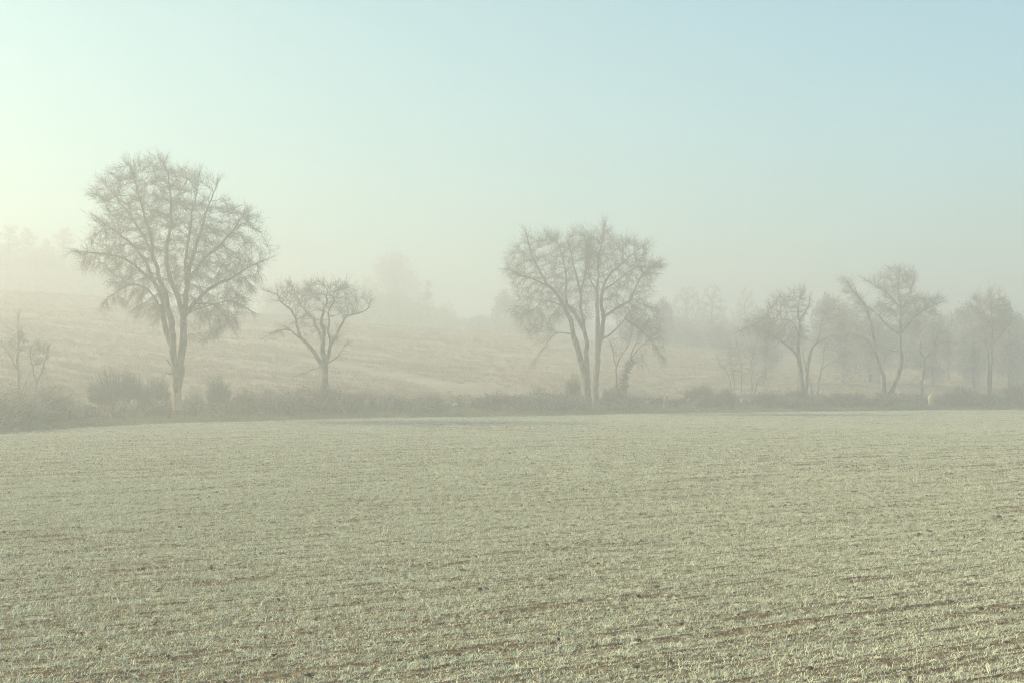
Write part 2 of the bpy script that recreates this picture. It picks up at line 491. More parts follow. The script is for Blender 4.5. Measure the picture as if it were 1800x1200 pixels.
# ------------------------------------------------------------------ scatterer for things nobody could count
def blade_tuft(nb, h, w, spread, lean, rad):
    V, Q, T = [], [], []
    for b in range(nb):
        a = rng.uniform(0, 2 * math.pi); ln = rng.uniform(0.15, lean)
        hh = h * rng.uniform(0.6, 1.15)
        p = np.array([rng.normal(0, rad), rng.normal(0, rad), -0.01])
        d = np.array([math.cos(a), math.sin(a), 0]); side = np.array([-math.sin(a), math.cos(a), 0])
        tw = rng.uniform(-0.9, 0.9)
        side = side * math.cos(tw) + d * math.sin(tw)
        m = p + d * hh * ln * 0.35 + np.array([0, 0, hh * 0.62])
        e = p + d * hh * ln * 1.05 + np.array([0, 0, hh * rng.uniform(0.72, 1.0)])
        k = len(V)
        V += [p - side * w * 0.5, p + side * w * 0.5, m + side * w * 0.45, m - side * w * 0.45, e]
        Q.append((k, k + 1, k + 2, k + 3)); T.append((k + 3, k + 2, k + 4))
    return np.array(V), Q, T

def lump(n_sub, amp, flat, seed):
    import bmesh
    bm = bmesh.new()
    bmesh.ops.create_icosphere(bm, subdivisions=n_sub, radius=1.0)
    V = np.array([v.co[:] for v in bm.verts]); T = np.array([[v.index for v in f.verts] for f in bm.faces])
    bm.free()
    nz = fbm(V[:, 0] * 1.7 + seed * 3.3, V[:, 1] * 1.7 + V[:, 2] * 1.3 + seed, seed, 3)
    V = V * (1 + amp * (nz[:, None] - 0.5) * 2)
    V[:, 2] *= flat
    return V, [], T

def scatter(name, variants, P, rz, tilt, scl, mat, label, pick=None):
    V = []; Q = []; T = []; vid = []; n = 0
    for k, (v, q, t) in enumerate(variants):
        V.append(v); vid.append(np.full(len(v), k + 1))
        if len(q): Q.append(np.array(q) + n)
        if len(t): T.append(np.array(t) + n)
        n += len(v)
    V.append(P); vid.append(np.zeros(len(P)))
    V = np.concatenate(V); vid = np.concatenate(vid).astype(np.int32)
    me = bpy.data.meshes.new(name)
    me = new_mesh(name, V, np.concatenate(Q) if Q else None, np.concatenate(T) if T else None)
    if len(me.vertices) != len(V):
        raise RuntimeError('vertex count changed in ' + name)
    pad = np.zeros(n, np.float32)
    def attr(nm, ty, arr):
        a = me.attributes.new(nm, ty, 'POINT'); a.data.foreach_set('value', arr)
    attr('vid', 'INT', vid)
    attr('rz', 'FLOAT', np.concatenate([pad, rz]).astype(np.float32))
    attr('tilt', 'FLOAT', np.concatenate([pad, tilt]).astype(np.float32))
    attr('scl', 'FLOAT', np.concatenate([pad, scl]).astype(np.float32))
    pk = rng.integers(0, len(variants), len(P)) if pick is None else pick
    attr('pick', 'INT', np.concatenate([pad.astype(np.int32), pk]).astype(np.int32))
    o = link(name, me, mat)
    g = bpy.data.node_groups.new(name + '_nodes', 'GeometryNodeTree')
    g.interface.new_socket('Geometry', in_out='INPUT', socket_type='NodeSocketGeometry')
    g.interface.new_socket('Geometry', in_out='OUTPUT', socket_type='NodeSocketGeometry')
    N, L = g.nodes, g.links
    gi = N.new('NodeGroupInput'); go = N.new('NodeGroupOutput')
    def named(nm, ty):
        x = N.new('GeometryNodeInputNamedAttribute'); x.data_type = ty; x.inputs['Name'].default_value = nm
        return x.outputs['Attribute']
    av = named('vid', 'INT')
    def sep(k):
        c = N.new('FunctionNodeCompare'); c.data_type = 'INT'; c.operation = 'EQUAL'
        ins = [s for s in c.inputs if s.enabled and s.type == 'INT']
        L.new(av, ins[0]); ins[1].default_value = k
        s = N.new('GeometryNodeSeparateGeometry'); s.domain = 'POINT'
        L.new(gi.outputs[0], s.inputs['Geometry']); L.new(c.outputs['Result'], s.inputs['Selection'])
        return s.outputs['Selection']
    join = N.new('GeometryNodeJoinGeometry')
    for k in range(len(variants)):
        gt = N.new('GeometryNodeGeometryToInstance')
        L.new(sep(k + 1), gt.inputs[0]); L.new(gt.outputs[0], join.inputs[0])
    ip = N.new('GeometryNodeInstanceOnPoints')
    L.new(sep(0), ip.inputs['Points']); L.new(join.outputs[0], ip.inputs['Instance'])
    ip.inputs['Pick Instance'].default_value = True
    L.new(named('pick', 'INT'), ip.inputs['Instance Index'])
    cx = N.new('ShaderNodeCombineXYZ')
    L.new(named('tilt', 'FLOAT'), cx.inputs[0]); L.new(named('rz', 'FLOAT'), cx.inputs[2])
    er = N.new('FunctionNodeEulerToRotation'); L.new(cx.outputs[0], er.inputs[0])
    L.new(er.outputs[0], ip.inputs['Rotation'])
    L.new(named('scl', 'FLOAT'), ip.inputs['Scale'])
    L.new(ip.outputs[0], go.inputs[0])
    md = o.modifiers.new('scatter', 'NODES'); md.node_group = g
    tag(o, label, kind='stuff')
    return o

# young wheat: single seedlings near, short lengths of drilled row farther off
def row_points(y0, y1, spacing, step, margin=0.06):
    # candidates on drilled rows inside the view wedge
    pts = []
    corners = np.array([[(-0.36 - margin) * y1, y1], [(0.36 + margin) * y1, y1], [(-0.36 - margin) * y0, y0], [(0.36 + margin) * y0, y0]])
    r = corners @ ROWN; a = corners @ ROW
    rs = np.arange(math.floor(r.min() / spacing), math.ceil(r.max() / spacing) + 1) * spacing
    as_ = np.arange(a.min(), a.max(), step)
    R, A = np.meshgrid(rs, as_, indexing='ij')
    R = R.ravel(); A = A.ravel() + rng.uniform(-0.5, 0.5, R.size) * step
    out = []
    for i in range(0, len(R), 2000000):
        rr = R[i:i + 2000000]; aa = A[i:i + 2000000]
        x = rr * ROWN[0] + aa * ROW[0]; y = rr * ROWN[1] + aa * ROW[1]
        u = x / np.maximum(y, 0.1)
        ok = (y > y0) & (y < y1) & (np.abs(u) < 0.36 + margin) & (y < edge_y(u) - 0.15)
        out.append(np.stack([x[ok], y[ok]], 1))
    return np.concatenate(out)
def gapness(r, a, x, y):
    # missed lengths of single drill rows, ragged patches, and broad better and worse ground
    return 0.54 * fbm(r * 5.5, a * 0.30, 71, 2) + 0.08 * fbm(r * 1.3, a * 0.09, 72, 2) + 0.20 * fbm(x * 2.4, y * 2.4, 73, 2) + 0.18 * fbm(x * 0.07, y * 0.10, 75, 2)
def thin(P, soft):
    x, y = P[:, 0], P[:, 1]
    r = x * ROWN[0] + y * ROWN[1]; a = x * ROW[0] + y * ROW[1]
    d = gapness(r, a, x, y)
    far = np.clip((y - 18) / 30, 0, 1)
    p = np.clip((d - 0.305 + 0.02 * far) / soft, 0.05, 1.0)
    return P[rng.uniform(size=len(P)) < p]
Pn = thin(row_points(8.5, 40, 0.125, 0.0125), 0.13)
Pn = Pn[rng.uniform(size=len(Pn)) < np.clip((40 - Pn[:, 1]) / 13, 0, 1)]
Pn = Pn + rng.normal(0, 0.022, Pn.shape)
zn = field_relief(Pn[:, 0], Pn[:, 1])
tufts = [blade_tuft(rng.integers(5, 8), 0.040, 0.0042, 1, 2.2, 0.020) for _ in range(10)]
scatter('young_wheat', tufts, np.column_stack([Pn, zn]), rng.uniform(0, 6.283, len(Pn)), rng.normal(0, 0.3, len(Pn)), rng.uniform(0.6, 1.25, len(Pn)) * np.where(rng.uniform(size=len(Pn)) < 0.03, 1.5, 1.0), M_wheat,
        'frosted young wheat seedlings in the near half of the field')
def row_piece():
    Vs, Qs, Ts, n = [], [], [], 0
    for k in range(15):
        v, q, t = blade_tuft(4, 0.052, 0.008, 1, 1.8, 0.018)
        off = np.array([rng.uniform(-0.32, 0.32), rng.normal(0, 0.05), 0])
        Vs.append(v + off); Qs += [tuple(i + n for i in f) for f in q]; Ts += [tuple(i + n for i in f) for f in t]; n += len(v)
    return np.concatenate(Vs), Qs, Ts
Pf = thin(row_points(27, 131, 0.20, 0.40), 0.09)
Pf = Pf[rng.uniform(size=len(Pf)) < np.clip((Pf[:, 1] - 27) / 13, 0, 1)]
Pf = Pf + rng.normal(0, 0.03, Pf.shape)
zf = field_relief(Pf[:, 0], Pf[:, 1])
scatter('young_wheat', [row_piece() for _ in range(8)], np.column_stack([Pf, zf]), math.atan2(ROW[1], ROW[0]) + rng.normal(0, 0.12, len(Pf)) + rng.integers(0, 2, len(Pf)) * math.pi, rng.normal(0, 0.03, len(Pf)), rng.uniform(0.8, 1.2, len(Pf)), M_wheat,
        'frosted young wheat rows in the far half of the field')
# crumbs and small clods of soil between the seedlings
def wedge(n, y0, y1, m=0.05):
    y = np.sqrt(rng.uniform(y0 ** 2, y1 ** 2, n)); u = rng.uniform(-0.36 - m, 0.36 + m, n)
    ok = y < edge_y(u) - 0.3
    return np.stack([u * y, y], 1)[ok]
Pc = wedge(26000, 8.5, 60)
rr = Pc @ ROWN; aa = Pc @ ROW
dens = gapness(rr, aa, Pc[:, 0], Pc[:, 1])
Pc = Pc[dens + rng.normal(0, 0.04, len(Pc)) < 0.45]
scatter('soil_crumbs', [lump(2, 0.75, 0.55, k) for k in range(6)], np.column_stack([Pc, field_relief(Pc[:, 0], Pc[:, 1]) + 0.008]), rng.uniform(0, 6.28, len(Pc)), rng.normal(0, 0.3, len(Pc)), 0.010 + 0.022 * rng.uniform(size=len(Pc)) ** 3, M_clod,
        'small crumbs of brown soil between the wheat seedlings')

# verge of rank grass between the field and the hedge
nv = 46000
uv = rng.uniform(-0.42, 0.42, nv); tv = -0.25 + 6.75 * rng.uniform(size=nv) ** 1.15 + 1.5 * (fbm(uv * 60, np.zeros(nv), 15, 3) - 0.5) - 0.35 * rng.uniform(size=nv) ** 3
yv = edge_y(uv) + tv; xv = uv * yv
sel = rng.uniform(size=nv) < np.clip(0.5 + 0.5 * (tv + 0.4), 0, 1) * (yv / 118) ** 0.5
xv, yv, tv = xv[sel], yv[sel], tv[sel]
zv = np.where(tv < 0.3, np.maximum(field_relief(xv, yv) * 0.3 - 0.02, -0.05), ground(xv, yv))
scatter('verge_grass', [blade_tuft(14, 0.19, 0.012, 1, 1.5, 0.09) for _ in range(8)], np.column_stack([xv, yv, zv]), rng.uniform(0, 6.28, len(xv)), rng.normal(0, 0.1, len(xv)), rng.uniform(0.5, 1.3, len(xv)) * np.where(tv < 0.6, 0.6, 1.0), M_verge,
        'rank green grass verge between the wheat and the hedge')
# tussocks over the hillside
nh = 90000
uh = rng.uniform(-0.42, 0.42, nh); th = 5 + 110 * rng.uniform(size=nh) ** 1.1
yh = edge_y(uh) + th; xh = uh * yh
dn = fbm(xh * 0.12 + yh * 0.02, yh * 0.5, 81) * 0.6 + fbm(xh * 0.9, yh * 0.9, 83) * 0.4
ok = (dn + rng.normal(0, 0.10, nh) > 0.46) & (yh < 215)
xh, yh = xh[ok], yh[ok]
rdh, frh = hill_masks(xh, yh)
scatter('hill_grass', [blade_tuft(18, 0.26, 0.02, 1, 1.3, 0.16) for _ in range(8)], np.column_stack([xh, yh, ground(xh, yh)]), rng.uniform(0, 6.28, len(xh)), rng.normal(0, 0.1, len(xh)), rng.uniform(0.5, 1.25, len(xh)), M_tussock,
        'frosted grass tussocks scattered over the hillside pasture')

# ------------------------------------------------------------------ trees
def taper(r0, r1, w):
    w = np.asarray(w, float)
    return r1 + (r0 - r1) * np.where(w < 0.25, 1 - 0.6 * w, 0.85 * np.clip((1 - w) / 0.75, 0, 1) ** 1.15)

def colonize(stems, attr, D=0.28, di=3.0, dk=0.5, trop=0.0, iters=220, wob=0.06, inertia=0.7):
    """stems: list of (points, r0, r1). Returns nodes P, parent, preset radius (0 = grown), stem id."""
    P, par, rad, sid = [], [], [], []
    for k, (pts, r0, r1) in enumerate(stems):
        q = resample(pts, D)
        n = len(q)
        start = -1
        if P and k > 0:
            d = np.linalg.norm(np.array(P) - q[0], axis=1)
            if d.min() < 1.2: start = int(d.argmin())
        for i in range(n):
            w = i / (n - 1)
            P.append(q[i] + (rng.normal(0, 0.02, 3) if i else 0)); rad.append(taper(r0, r1, w))
            par.append(start if i == 0 else len(P) - 2); sid.append(k)
    P = [np.array(p) for p in P]
    A = np.array(attr)
    N0 = len(P)
    cap = N0 + 9000
    arr = np.zeros((cap, 3)); arr[:N0] = np.array(P)
    dirs = np.zeros((cap, 3))
    for i in range(N0):
        if par[i] >= 0:
            v = arr[i] - arr[par[i]]; dirs[i] = v / max(np.linalg.norm(v), 1e-9)
    n = N0
    best = np.full(len(A), 1e9); who = np.zeros(len(A), int)
    lo = 0
    alive = np.ones(len(A), bool)
    for it in range(iters):
        new = arr[lo:n]
        if len(new):
            for c in range(0, len(new), 1500):
                dd = np.linalg.norm(A[:, None, :] - new[None, c:c + 1500, :], axis=2)
                j = dd.argmin(1); m = dd[np.arange(len(A)), j]
                up = m < best
                best[up] = m[up]; who[up] = j[up] + lo + c
        alive &= best > dk
        act = alive & (best < di)
        if not act.any():
            act = alive & (best < di * 2.5)
            if not act.any(): break
        ids, inv = np.unique(who[act], return_inverse=True)
        v = A[act] - arr[who[act]]; v /= np.maximum(np.linalg.norm(v, axis=1, keepdims=True), 1e-9)
        S = np.zeros((len(ids), 3)); np.add.at(S, inv, v)
        S /= np.maximum(np.linalg.norm(S, axis=1, keepdims=True), 1e-9)
        S = S + inertia * dirs[ids] + np.array([0, 0, trop]) + rng.normal(0, wob, S.shape)
        S /= np.maximum(np.linalg.norm(S, axis=1, keepdims=True), 1e-9)
        newp = arr[ids] + S * D
        k = len(ids)
        if n + k > cap: break
        # drop steps that would repeat an existing child
        okm = np.ones(k, bool)
        if it > 0:
            for a_, i_ in enumerate(ids):
                if len(childcount) > i_ and childcount[i_] > 3: okm[a_] = False
        if it == 0: childcount = np.zeros(cap, int)
        ids = ids[okm]; newp = newp[okm]; S = S[okm]; k = len(ids)
        if k == 0: break
        lo = n
        arr[n:n + k] = newp; dirs[n:n + k] = S
        par += list(ids); rad += [0.0] * k; sid += [-1] * k
        childcount[ids] += 1
        n += k
    return arr[:n], np.array(par), np.array(rad), np.array(sid), dirs[:n]

def in_poly(x, y, poly):
    poly = np.asarray(poly, float); inside = np.zeros(len(x), bool)
    j = len(poly) - 1
    for i in range(len(poly)):
        xi, yi = poly[i]; xj, yj = poly[j]
        c = ((yi > y) != (yj > y)) & (x < (xj - xi) * (y - yi) / (yj - yi + 1e-12) + xi)
        inside ^= c; j = i
    return inside

def crown_points(poly, d, n, depth=0.8, margin=0.28, hole_cut=0.36):
    """points filling a crown whose silhouette is poly (photograph pixels) at distance d, as deep as it is wide"""
    poly = np.asarray(poly, float)
    cen_ = poly.mean(0); vec_ = poly - cen_; len_ = np.linalg.norm(vec_, axis=1, keepdims=True)
    big_ = []
    for i_ in range(len(poly)):
        a_, b_ = poly[i_], poly[(i_ + 1) % len(poly)]
        big_ += [a_, a_ * 0.67 + b_ * 0.33, a_ * 0.33 + b_ * 0.67]
    vec_ = np.array(big_) - cen_; len_ = np.linalg.norm(vec_, axis=1, keepdims=True)
    poly = cen_ + vec_ * np.clip((len_ - margin * rng.uniform(0.2, 2.6, (len(big_), 1)) / d * F) / np.maximum(len_, 1), 0.5, 1)
    x0, y0 = poly.min(0); x1, y1 = poly.max(0)
    x = rng.uniform(x0, x1, n * 4); y = rng.uniform(y0, y1, n * 4)
    m = in_poly(x, y, poly); x, y = x[m][:n], y[m][:n]
    # half width of the silhouette at each row
    rows = np.linspace(y0, y1, 40); hw = []; cx = []
    gx = np.linspace(x0, x1, 160)
    for r in rows:
        k = in_poly(gx, np.full(160, r), poly)
        if k.any(): hw.append((gx[k].max() - gx[k].min()) / 2); cx.append((gx[k].max() + gx[k].min()) / 2)
        else: hw.append(1.0); cx.append((x0 + x1) / 2)
    H = np.interp(y, rows, hw); C = np.interp(y, rows, cx)
    q = np.clip(1 - ((x - C) / np.maximum(H, 1)) ** 2, 0.02, 1)
    dz = np.sqrt(q) * H / F * d * depth * rng.uniform(-1, 1, len(x))
    dd = d + dz
    # keep the silhouette: points nearer or farther are scaled about the crown's axis only by their own distance
    Q_ = np.stack([(x - 900) / F * d, dd, CAM_H + (HZ - y) / F * d], 1)
    hole = fbm(Q_[:, 0] * 0.7 + Q_[:, 1] * 0.4, Q_[:, 2] * 0.7 - Q_[:, 1] * 0.3, 77, 2)
    return Q_[hole > hole_cut]

def build_tree(name, label, cat, d, stems_px, crown_polys, n_attr, bark, twig_mat, base_px=None, D=0.28, dk=0.5, di=3.0, tip=0.010, expo=2.2, twigs=2.2,
               twig_len=0.55, twig_r=0.008, droop=0.25, up=0.15, group=None, split=None, trop=0.02, k_stem=10, flare=0.6, trunk_r=0.05, sub=5, thin_limit=0.03, wob=0.06, gnarl=0.05, hole_cut=0.36):
    stems = []
    x0 = y0 = None
    for i, s in enumerate(stems_px):
        pts = []
        for j, p in enumerate(s['p']):
            dz = (p[2] if len(p) > 2 else s.get('dz', 0.0) * j / max(len(s['p']) - 1, 1)) + s.get('z0', 0.0)
            q = pix(p[0], p[1], d); q[1] += dz
            pts.append(q)
        if s.get('root', i == 0):
            b = pts[0].copy(); g = G(b[0], b[1])
            if pts[0][2] > g + 0.15: pts.insert(0, np.array([b[0], b[1], g - 0.15]))
            else: pts[0][2] = g - 0.15
        pts = np.array(pts)
        if i and not s.get('root', False):
            prev_ = np.concatenate([resample(q_[0], 0.15) for q_ in stems])
            dxz = np.hypot(prev_[:, 0] - pts[0][0], prev_[:, 2] - pts[0][2])
            near_ = np.where(dxz < dxz.min() + 0.1)[0]; kk = int(near_[np.abs(prev_[near_, 1] - pts[0][1]).argmin()])
            pts[:, 1] += prev_[kk, 1] - pts[0][1]; pts[0] = prev_[kk]
        pts = resample(pts, 0.35)
        k_ = len(pts); ph = rng.uniform(0, 50)
        w_ = np.linspace(0, 1, k_)
        for ax in (0, 1):
            pts[:, ax] += gnarl * 4 * (fbm(np.arange(k_) * 0.55 + ph, np.full(k_, ax * 9.7 + i), 19, 2) - 0.5) * np.clip(w_ * 4, 0, 1)
        stems.append((pts, s['r'][0], s['r'][1]))
    base = stems[0][0][0].copy(); base[2] = G(base[0], base[1])
    A = np.concatenate([crown_points(poly, d, int(n_attr * w), dep, hole_cut=hole_cut) for poly, w, dep in crown_polys])
    A = A[A[:, 2] > ground(A[:, 0], A[:, 1]) + 0.3]
    P, par, rad, sid, dirs = colonize(stems, A, D=D, di=di, dk=dk, trop=trop, wob=wob)
    n = len(P)
    acc = np.zeros(n)
    has = np.zeros(n, bool); pp = par[par >= 0]; has[pp] = True
    acc[~has] = tip ** expo
    for i in range(n - 1, -1, -1):
        if acc[i] == 0: acc[i] = tip ** expo
        if par[i] >= 0: acc[par[i]] += acc[i]
    R = acc ** (1 / expo)
    for i in range(n):
        if rad[i] > 0: R[i] = max(rad[i], min(R[i], rad[i] * 1.15))
        elif par[i] >= 0: R[i] = min(R[i], 0.8 * R[par[i]] if rad[par[i]] > 0 else R[par[i]])
    root = thing(name, tuple(base), label, cat, group)
    # stems as swept trunks
    ng = {}
    for k, s in enumerate(stems):
        q = resample(s[0], D * 0.8); m = len(q); w = np.linspace(0, 1, m)
        r = taper(s[1], s[2], w)
        key = stems_px[k].get('part', 'trunk' if (s[1] > trunk_r) else 'limb')
        if key == 'trunk' and not stems_px[k].get('root', k == 0) and 'part' not in stems_px[k]: key = 'limb'
        g = Geo(); g.sweep(q, r, k=k_stem, flare=flare if stems_px[k].get('root', k == 0) else 0.0, bump=0.14, seed=k + int(base[0] * 3) % 97)
        o = link(key, g.mesh(key, True, base), [bark], root)
    # grown branches
    sel = np.where((sid < 0) & (par >= 0))[0]
    g = Geo()
    thick = sel[R[sel] > thin_limit]; fine = sel[R[sel] <= thin_limit]
    if len(thick):
        g.frusta(P[par[thick]] - dirs[thick] * 0.01, P[thick] + dirs[thick] * 0.01, np.minimum(R[par[thick]], R[thick] * 1.3), R[thick], 5)
    if len(fine):
        g.frusta(P[par[fine]], P[fine], np.minimum(R[par[fine]], R[fine] * 1.3), R[fine], 3)
    crown = link('crown', g.mesh('crown', False, base), [bark if twig_mat is M_twig else M_twig_frost], root)
    crown.data.materials.clear(); crown.data.materials.append(M_bark if twig_mat in (M_twig,) else M_bark_pale)
    # twig sprays
    ends = np.where((R < 0.035) & ((sid < 0) | (rad < 0.035)))[0]
    cnt = rng.poisson(twigs, len(ends))
    src = np.repeat(ends, cnt)
    tg = Geo()
    if len(src):
        zc = P[:, 2]; zlo, zhi = np.percentile(zc[ends], 5), np.percentile(zc[ends], 95)
        hfrac = np.clip((P[src, 2] - zlo) / max(zhi - zlo, 0.5), 0, 1)
        cen = P[ends].mean(0)
        outv = P[src] - cen; outv[:, 2] *= 0.4
        outv /= np.maximum(np.linalg.norm(outv, axis=1, keepdims=True), 1e-6)
        d0 = dirs[src] * 0.9 + outv * 0.40 + rng.normal(0, 0.46, (len(src), 3))
        d0[:, 2] += up * 2 * hfrac - droop * 2 * (1 - hfrac)
        d0 /= np.linalg.norm(d0, axis=1, keepdims=True)
        L = twig_len * rng.uniform(0.45, 1.3, len(src))
        fr_ = rng.uniform(0, 1, len(src))
        p0 = P[src] - dirs[src] * (D * fr_)[:, None] * (par[src] >= 0)[:, None]
        pts = [p0]; dcur = d0; dl = []
        for k in range(3):
            pts.append(pts[-1] + dcur * (L / 3)[:, None]); dl.append(dcur)
            dcur = dcur + rng.normal(0, 0.26, d0.shape); dcur[:, 2] += 0.12 * hfrac - droop * 0.7 * (1 - hfrac) + 0.03
            dcur /= np.linalg.norm(dcur, axis=1, keepdims=True)
        tr_ = twig_r * np.exp(rng.normal(0, 0.38, len(src)))
        rr_ = [tr_, tr_ * 0.8, tr_ * 0.6, tr_ * 0.3]
        for k in range(3):
            tg.frusta(pts[k], pts[k + 1], rr_[k], rr_[k + 1], 3)
        for b in range(sub):
            w = rng.uniform(0.15, 2.9, len(src)); kk = w.astype(int)
            PA = np.stack(pts, 1); DA = np.stack(dl, 1); ar = np.arange(len(src))
            st = PA[ar, kk] + (PA[ar, kk + 1] - PA[ar, kk]) * (w - kk)[:, None]
            ds = DA[ar, kk] + rng.normal(0, 0.42, d0.shape); ds[:, 2] += 0.12 * hfrac - droop * 0.4 * (1 - hfrac)
            ds /= np.linalg.norm(ds, axis=1, keepdims=True)
            tg.ribbons(st, st + ds * (L * rng.uniform(0.2, 0.6, len(src)))[:, None], twig_r * 0.7)
        link('twigs', tg.mesh('twigs', False, base), [twig_mat], crown)['kind'] = 'stuff'
    return root

def S(p, r, **k):
    d = dict(p=p, r=r); d.update(k); return d

def c1(pts): return [(100 + p[0] / 2.308, 250 + p[1] / 2.308) + tuple(p[2:]) for p in pts]
def c2(pts): return [(820 + p[0] / 3.243, 370 + p[1] / 3.243) + tuple(p[2:]) for p in pts]
def c3(pts): return [(1220 + p[0] / 3.103, 440 + p[1] / 3.103) + tuple(p[2:]) for p in pts]

# 1 the tall twin trunked ash
D1 = 82.5
def poly1(pts): return [(100 + a / 2.308, 250 + b / 2.308) for a, b in pts]
def poly2(pts): return [(820 + a / 3.243, 370 + b / 3.243) for a, b in pts]
def poly3(pts): return [(1220 + a / 3.103, 440 + b / 3.103) for a, b in pts]
P1 = poly1([(300, 62), (350, 68), (400, 62), (440, 58), (500, 72), (545, 65), (580, 110), (620, 130), (690, 180), (700, 240), (760, 260), (830, 300), (868, 365), (830, 430), (855, 500), (850, 570), (790, 600), (770, 680),
            (740, 770), (690, 760), (640, 820), (600, 840), (540, 760), (500, 640), (440, 640), (400, 760), (330, 740), (250, 690), (190, 670), (210, 600), (215, 540), (110, 540), (65, 455), (110, 410), (150, 350), (120, 300), (140, 190), (165, 125), (230, 100), (265, 90)])
t1 = build_tree('ash_tree', 'tallest bare tree, its twin trunk painted ochre with sunlight at the foot', 'tree', D1, [
    S(c1([(490, 1095), (484, 985), (474, 880), (471, 800), (467, 720), (456, 640), (430, 560), (404, 470), (395, 390), (370, 300), (345, 210), (318, 110)]), (0.24, 0.025), dz=-1.0, part='trunk'),
    S(c1([(484, 1050, 0.0), (491, 985, 0.03), (501, 915, 0.08), (508, 780, 0.25), (513, 700, 0.3), (522, 610, 0.4), (530, 520, 0.5), (545, 430, 0.8), (575, 330, 1.2), (600, 230, 1.6), (625, 150, 1.8)]), (0.24, 0.025), part='trunk'),
    S(c1([(468, 830), (440, 750), (425, 660), (392, 570), (345, 480), (290, 410), (220, 355), (150, 310)]), (0.17, 0.025), dz=1.5),
    S(c1([(512, 720), (494, 640), (466, 560), (452, 480), (468, 380), (478, 270), (470, 140), (440, 80)]), (0.15, 0.02), dz=-1.8),
    S(c1([(515, 720), (565, 640), (625, 582), (700, 548), (770, 500), (840, 470)]), (0.13, 0.02), dz=0.8),
    S(c1([(530, 560), (590, 480), (665, 425), (745, 345), (800, 280)]), (0.11, 0.02), dz=-2.0),
    S(c1([(520, 600), (508, 480), (516, 330), (535, 180), (540, 90)]), (0.11, 0.02), dz=2.2),
    S(c1([(400, 580), (340, 520), (270, 470), (180, 455), (90, 450)]), (0.09, 0.015), dz=-1.5),
    S(c1([(405, 480), (360, 400), (280, 290), (220, 210), (190, 140)]), (0.09, 0.015), dz=2.4),
    S(c1([(565, 650), (640, 660), (690, 720), (730, 775)]), (0.05, 0.012), dz=-1.0),
    S(c1([(430, 680), (385, 610), (320, 580), (250, 620), (210, 670)]), (0.06, 0.012), dz=-1.6),
    S(c1([(560, 700), (600, 660), (700, 640), (780, 690)]), (0.05, 0.012), dz=1.6),
], [(P1, 1.0, 0.85)], 3600, M_bark, M_twig, D=0.27, dk=0.40, di=2.4, droop=0.30, up=0.22, twigs=5.2, twig_len=0.70, twig_r=0.0065, hole_cut=0.32, tip=0.007, k_stem=12, flare=0.0)
# short dead stubs and warm sunlight painted as an ochre patch on its foot
def sunlit_patch(root, spine, radii, ang0, ang1):
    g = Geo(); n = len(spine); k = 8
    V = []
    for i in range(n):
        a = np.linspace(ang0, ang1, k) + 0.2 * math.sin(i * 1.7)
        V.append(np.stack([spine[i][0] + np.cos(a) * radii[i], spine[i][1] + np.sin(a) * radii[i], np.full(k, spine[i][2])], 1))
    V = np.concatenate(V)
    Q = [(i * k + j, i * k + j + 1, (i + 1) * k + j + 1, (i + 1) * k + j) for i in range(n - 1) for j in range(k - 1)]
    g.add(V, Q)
    o = link('painted_sunlight', g.mesh('painted_sunlight', True, root.location), [M_bark_warm], root)
    o['label'] = 'ochre patch of sunlight painted on the trunk foot'
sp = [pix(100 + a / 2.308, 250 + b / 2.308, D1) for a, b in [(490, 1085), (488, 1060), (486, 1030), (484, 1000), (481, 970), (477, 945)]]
sunlit_patch(t1, sp, np.array([0.262, 0.258, 0.252, 0.248, 0.243, 0.225]) * 1.17, math.radians(-150), math.radians(-8))
for a in ([(462, 905), (452, 885), (446, 880)], [(466, 940), (445, 933), (440, 938), (436, 950)], [(514, 855), (522, 850), (526, 846)]):
    g = Geo(); q = np.array([pix(*p, D1) for p in c1(a)]); q[:, 1] -= 0.1
    g.sweep(q, np.linspace(0.05, 0.02, len(q)), 6); link('dead_stub', g.mesh('dead_stub', True, t1.location), [M_bark], t1)

# 2 small open crowned tree
P2 = poly1([(1055, 530), (1120, 545), (1170, 570), (1230, 600), (1278, 625), (1250, 690), (1190, 720), (1150, 745), (1185, 775), (1180, 830), (1120, 850), (1095, 800), (1060, 800), (1020, 790), (960, 760), (900, 790), (850, 795), (880, 750), (960, 745), (940, 690), (890, 640), (840, 610), (880, 590), (930, 560), (990, 570)])
D2 = 94.0
build_tree('field_maple', 'low open tree with crooked limbs, first tree right of the tallest one', 'tree', D2, [
    S(c1([(1084, 1010), (1085, 960), (1083, 905), (1080, 800), (1074, 720), (1084, 650), (1078, 560)]), (0.27, 0.025), dz=0.5),
    S(c1([(1080, 925), (1040, 850), (1002, 790), (970, 712), (930, 660), (892, 622), (850, 602)]), (0.15, 0.02), dz=-0.8),
    S(c1([(1010, 800), (960, 768), (910, 762), (855, 788)]), (0.07, 0.012), dz=-0.6),
    S(c1([(1088, 915), (1110, 825), (1150, 742), (1192, 700), (1240, 680), (1272, 632)]), (0.13, 0.02), dz=0.8),
    S(c1([(1092, 860), (1110, 750), (1120, 650), (1165, 575)]), (0.09, 0.015), dz=-1.0),
    S(c1([(1079, 820), (1040, 725), (1005, 690), (962, 605), (932, 560)]), (0.10, 0.015), dz=1.2),
    S(c1([(1100, 900), (1150, 850), (1185, 812)]), (0.05, 0.012), dz=0.4),
    S(c1([(1076, 912), (1012, 930), (968, 952)]), (0.03, 0.01), dz=-0.4),
], [(P2, 1.0, 0.85)], 900, M_bark, M_twig, D=0.24, dk=0.36, di=2.5, twigs=3.4, twig_len=0.65, droop=0.1, up=0.25, tip=0.009, sub=3, wob=0.25, gnarl=0.13)

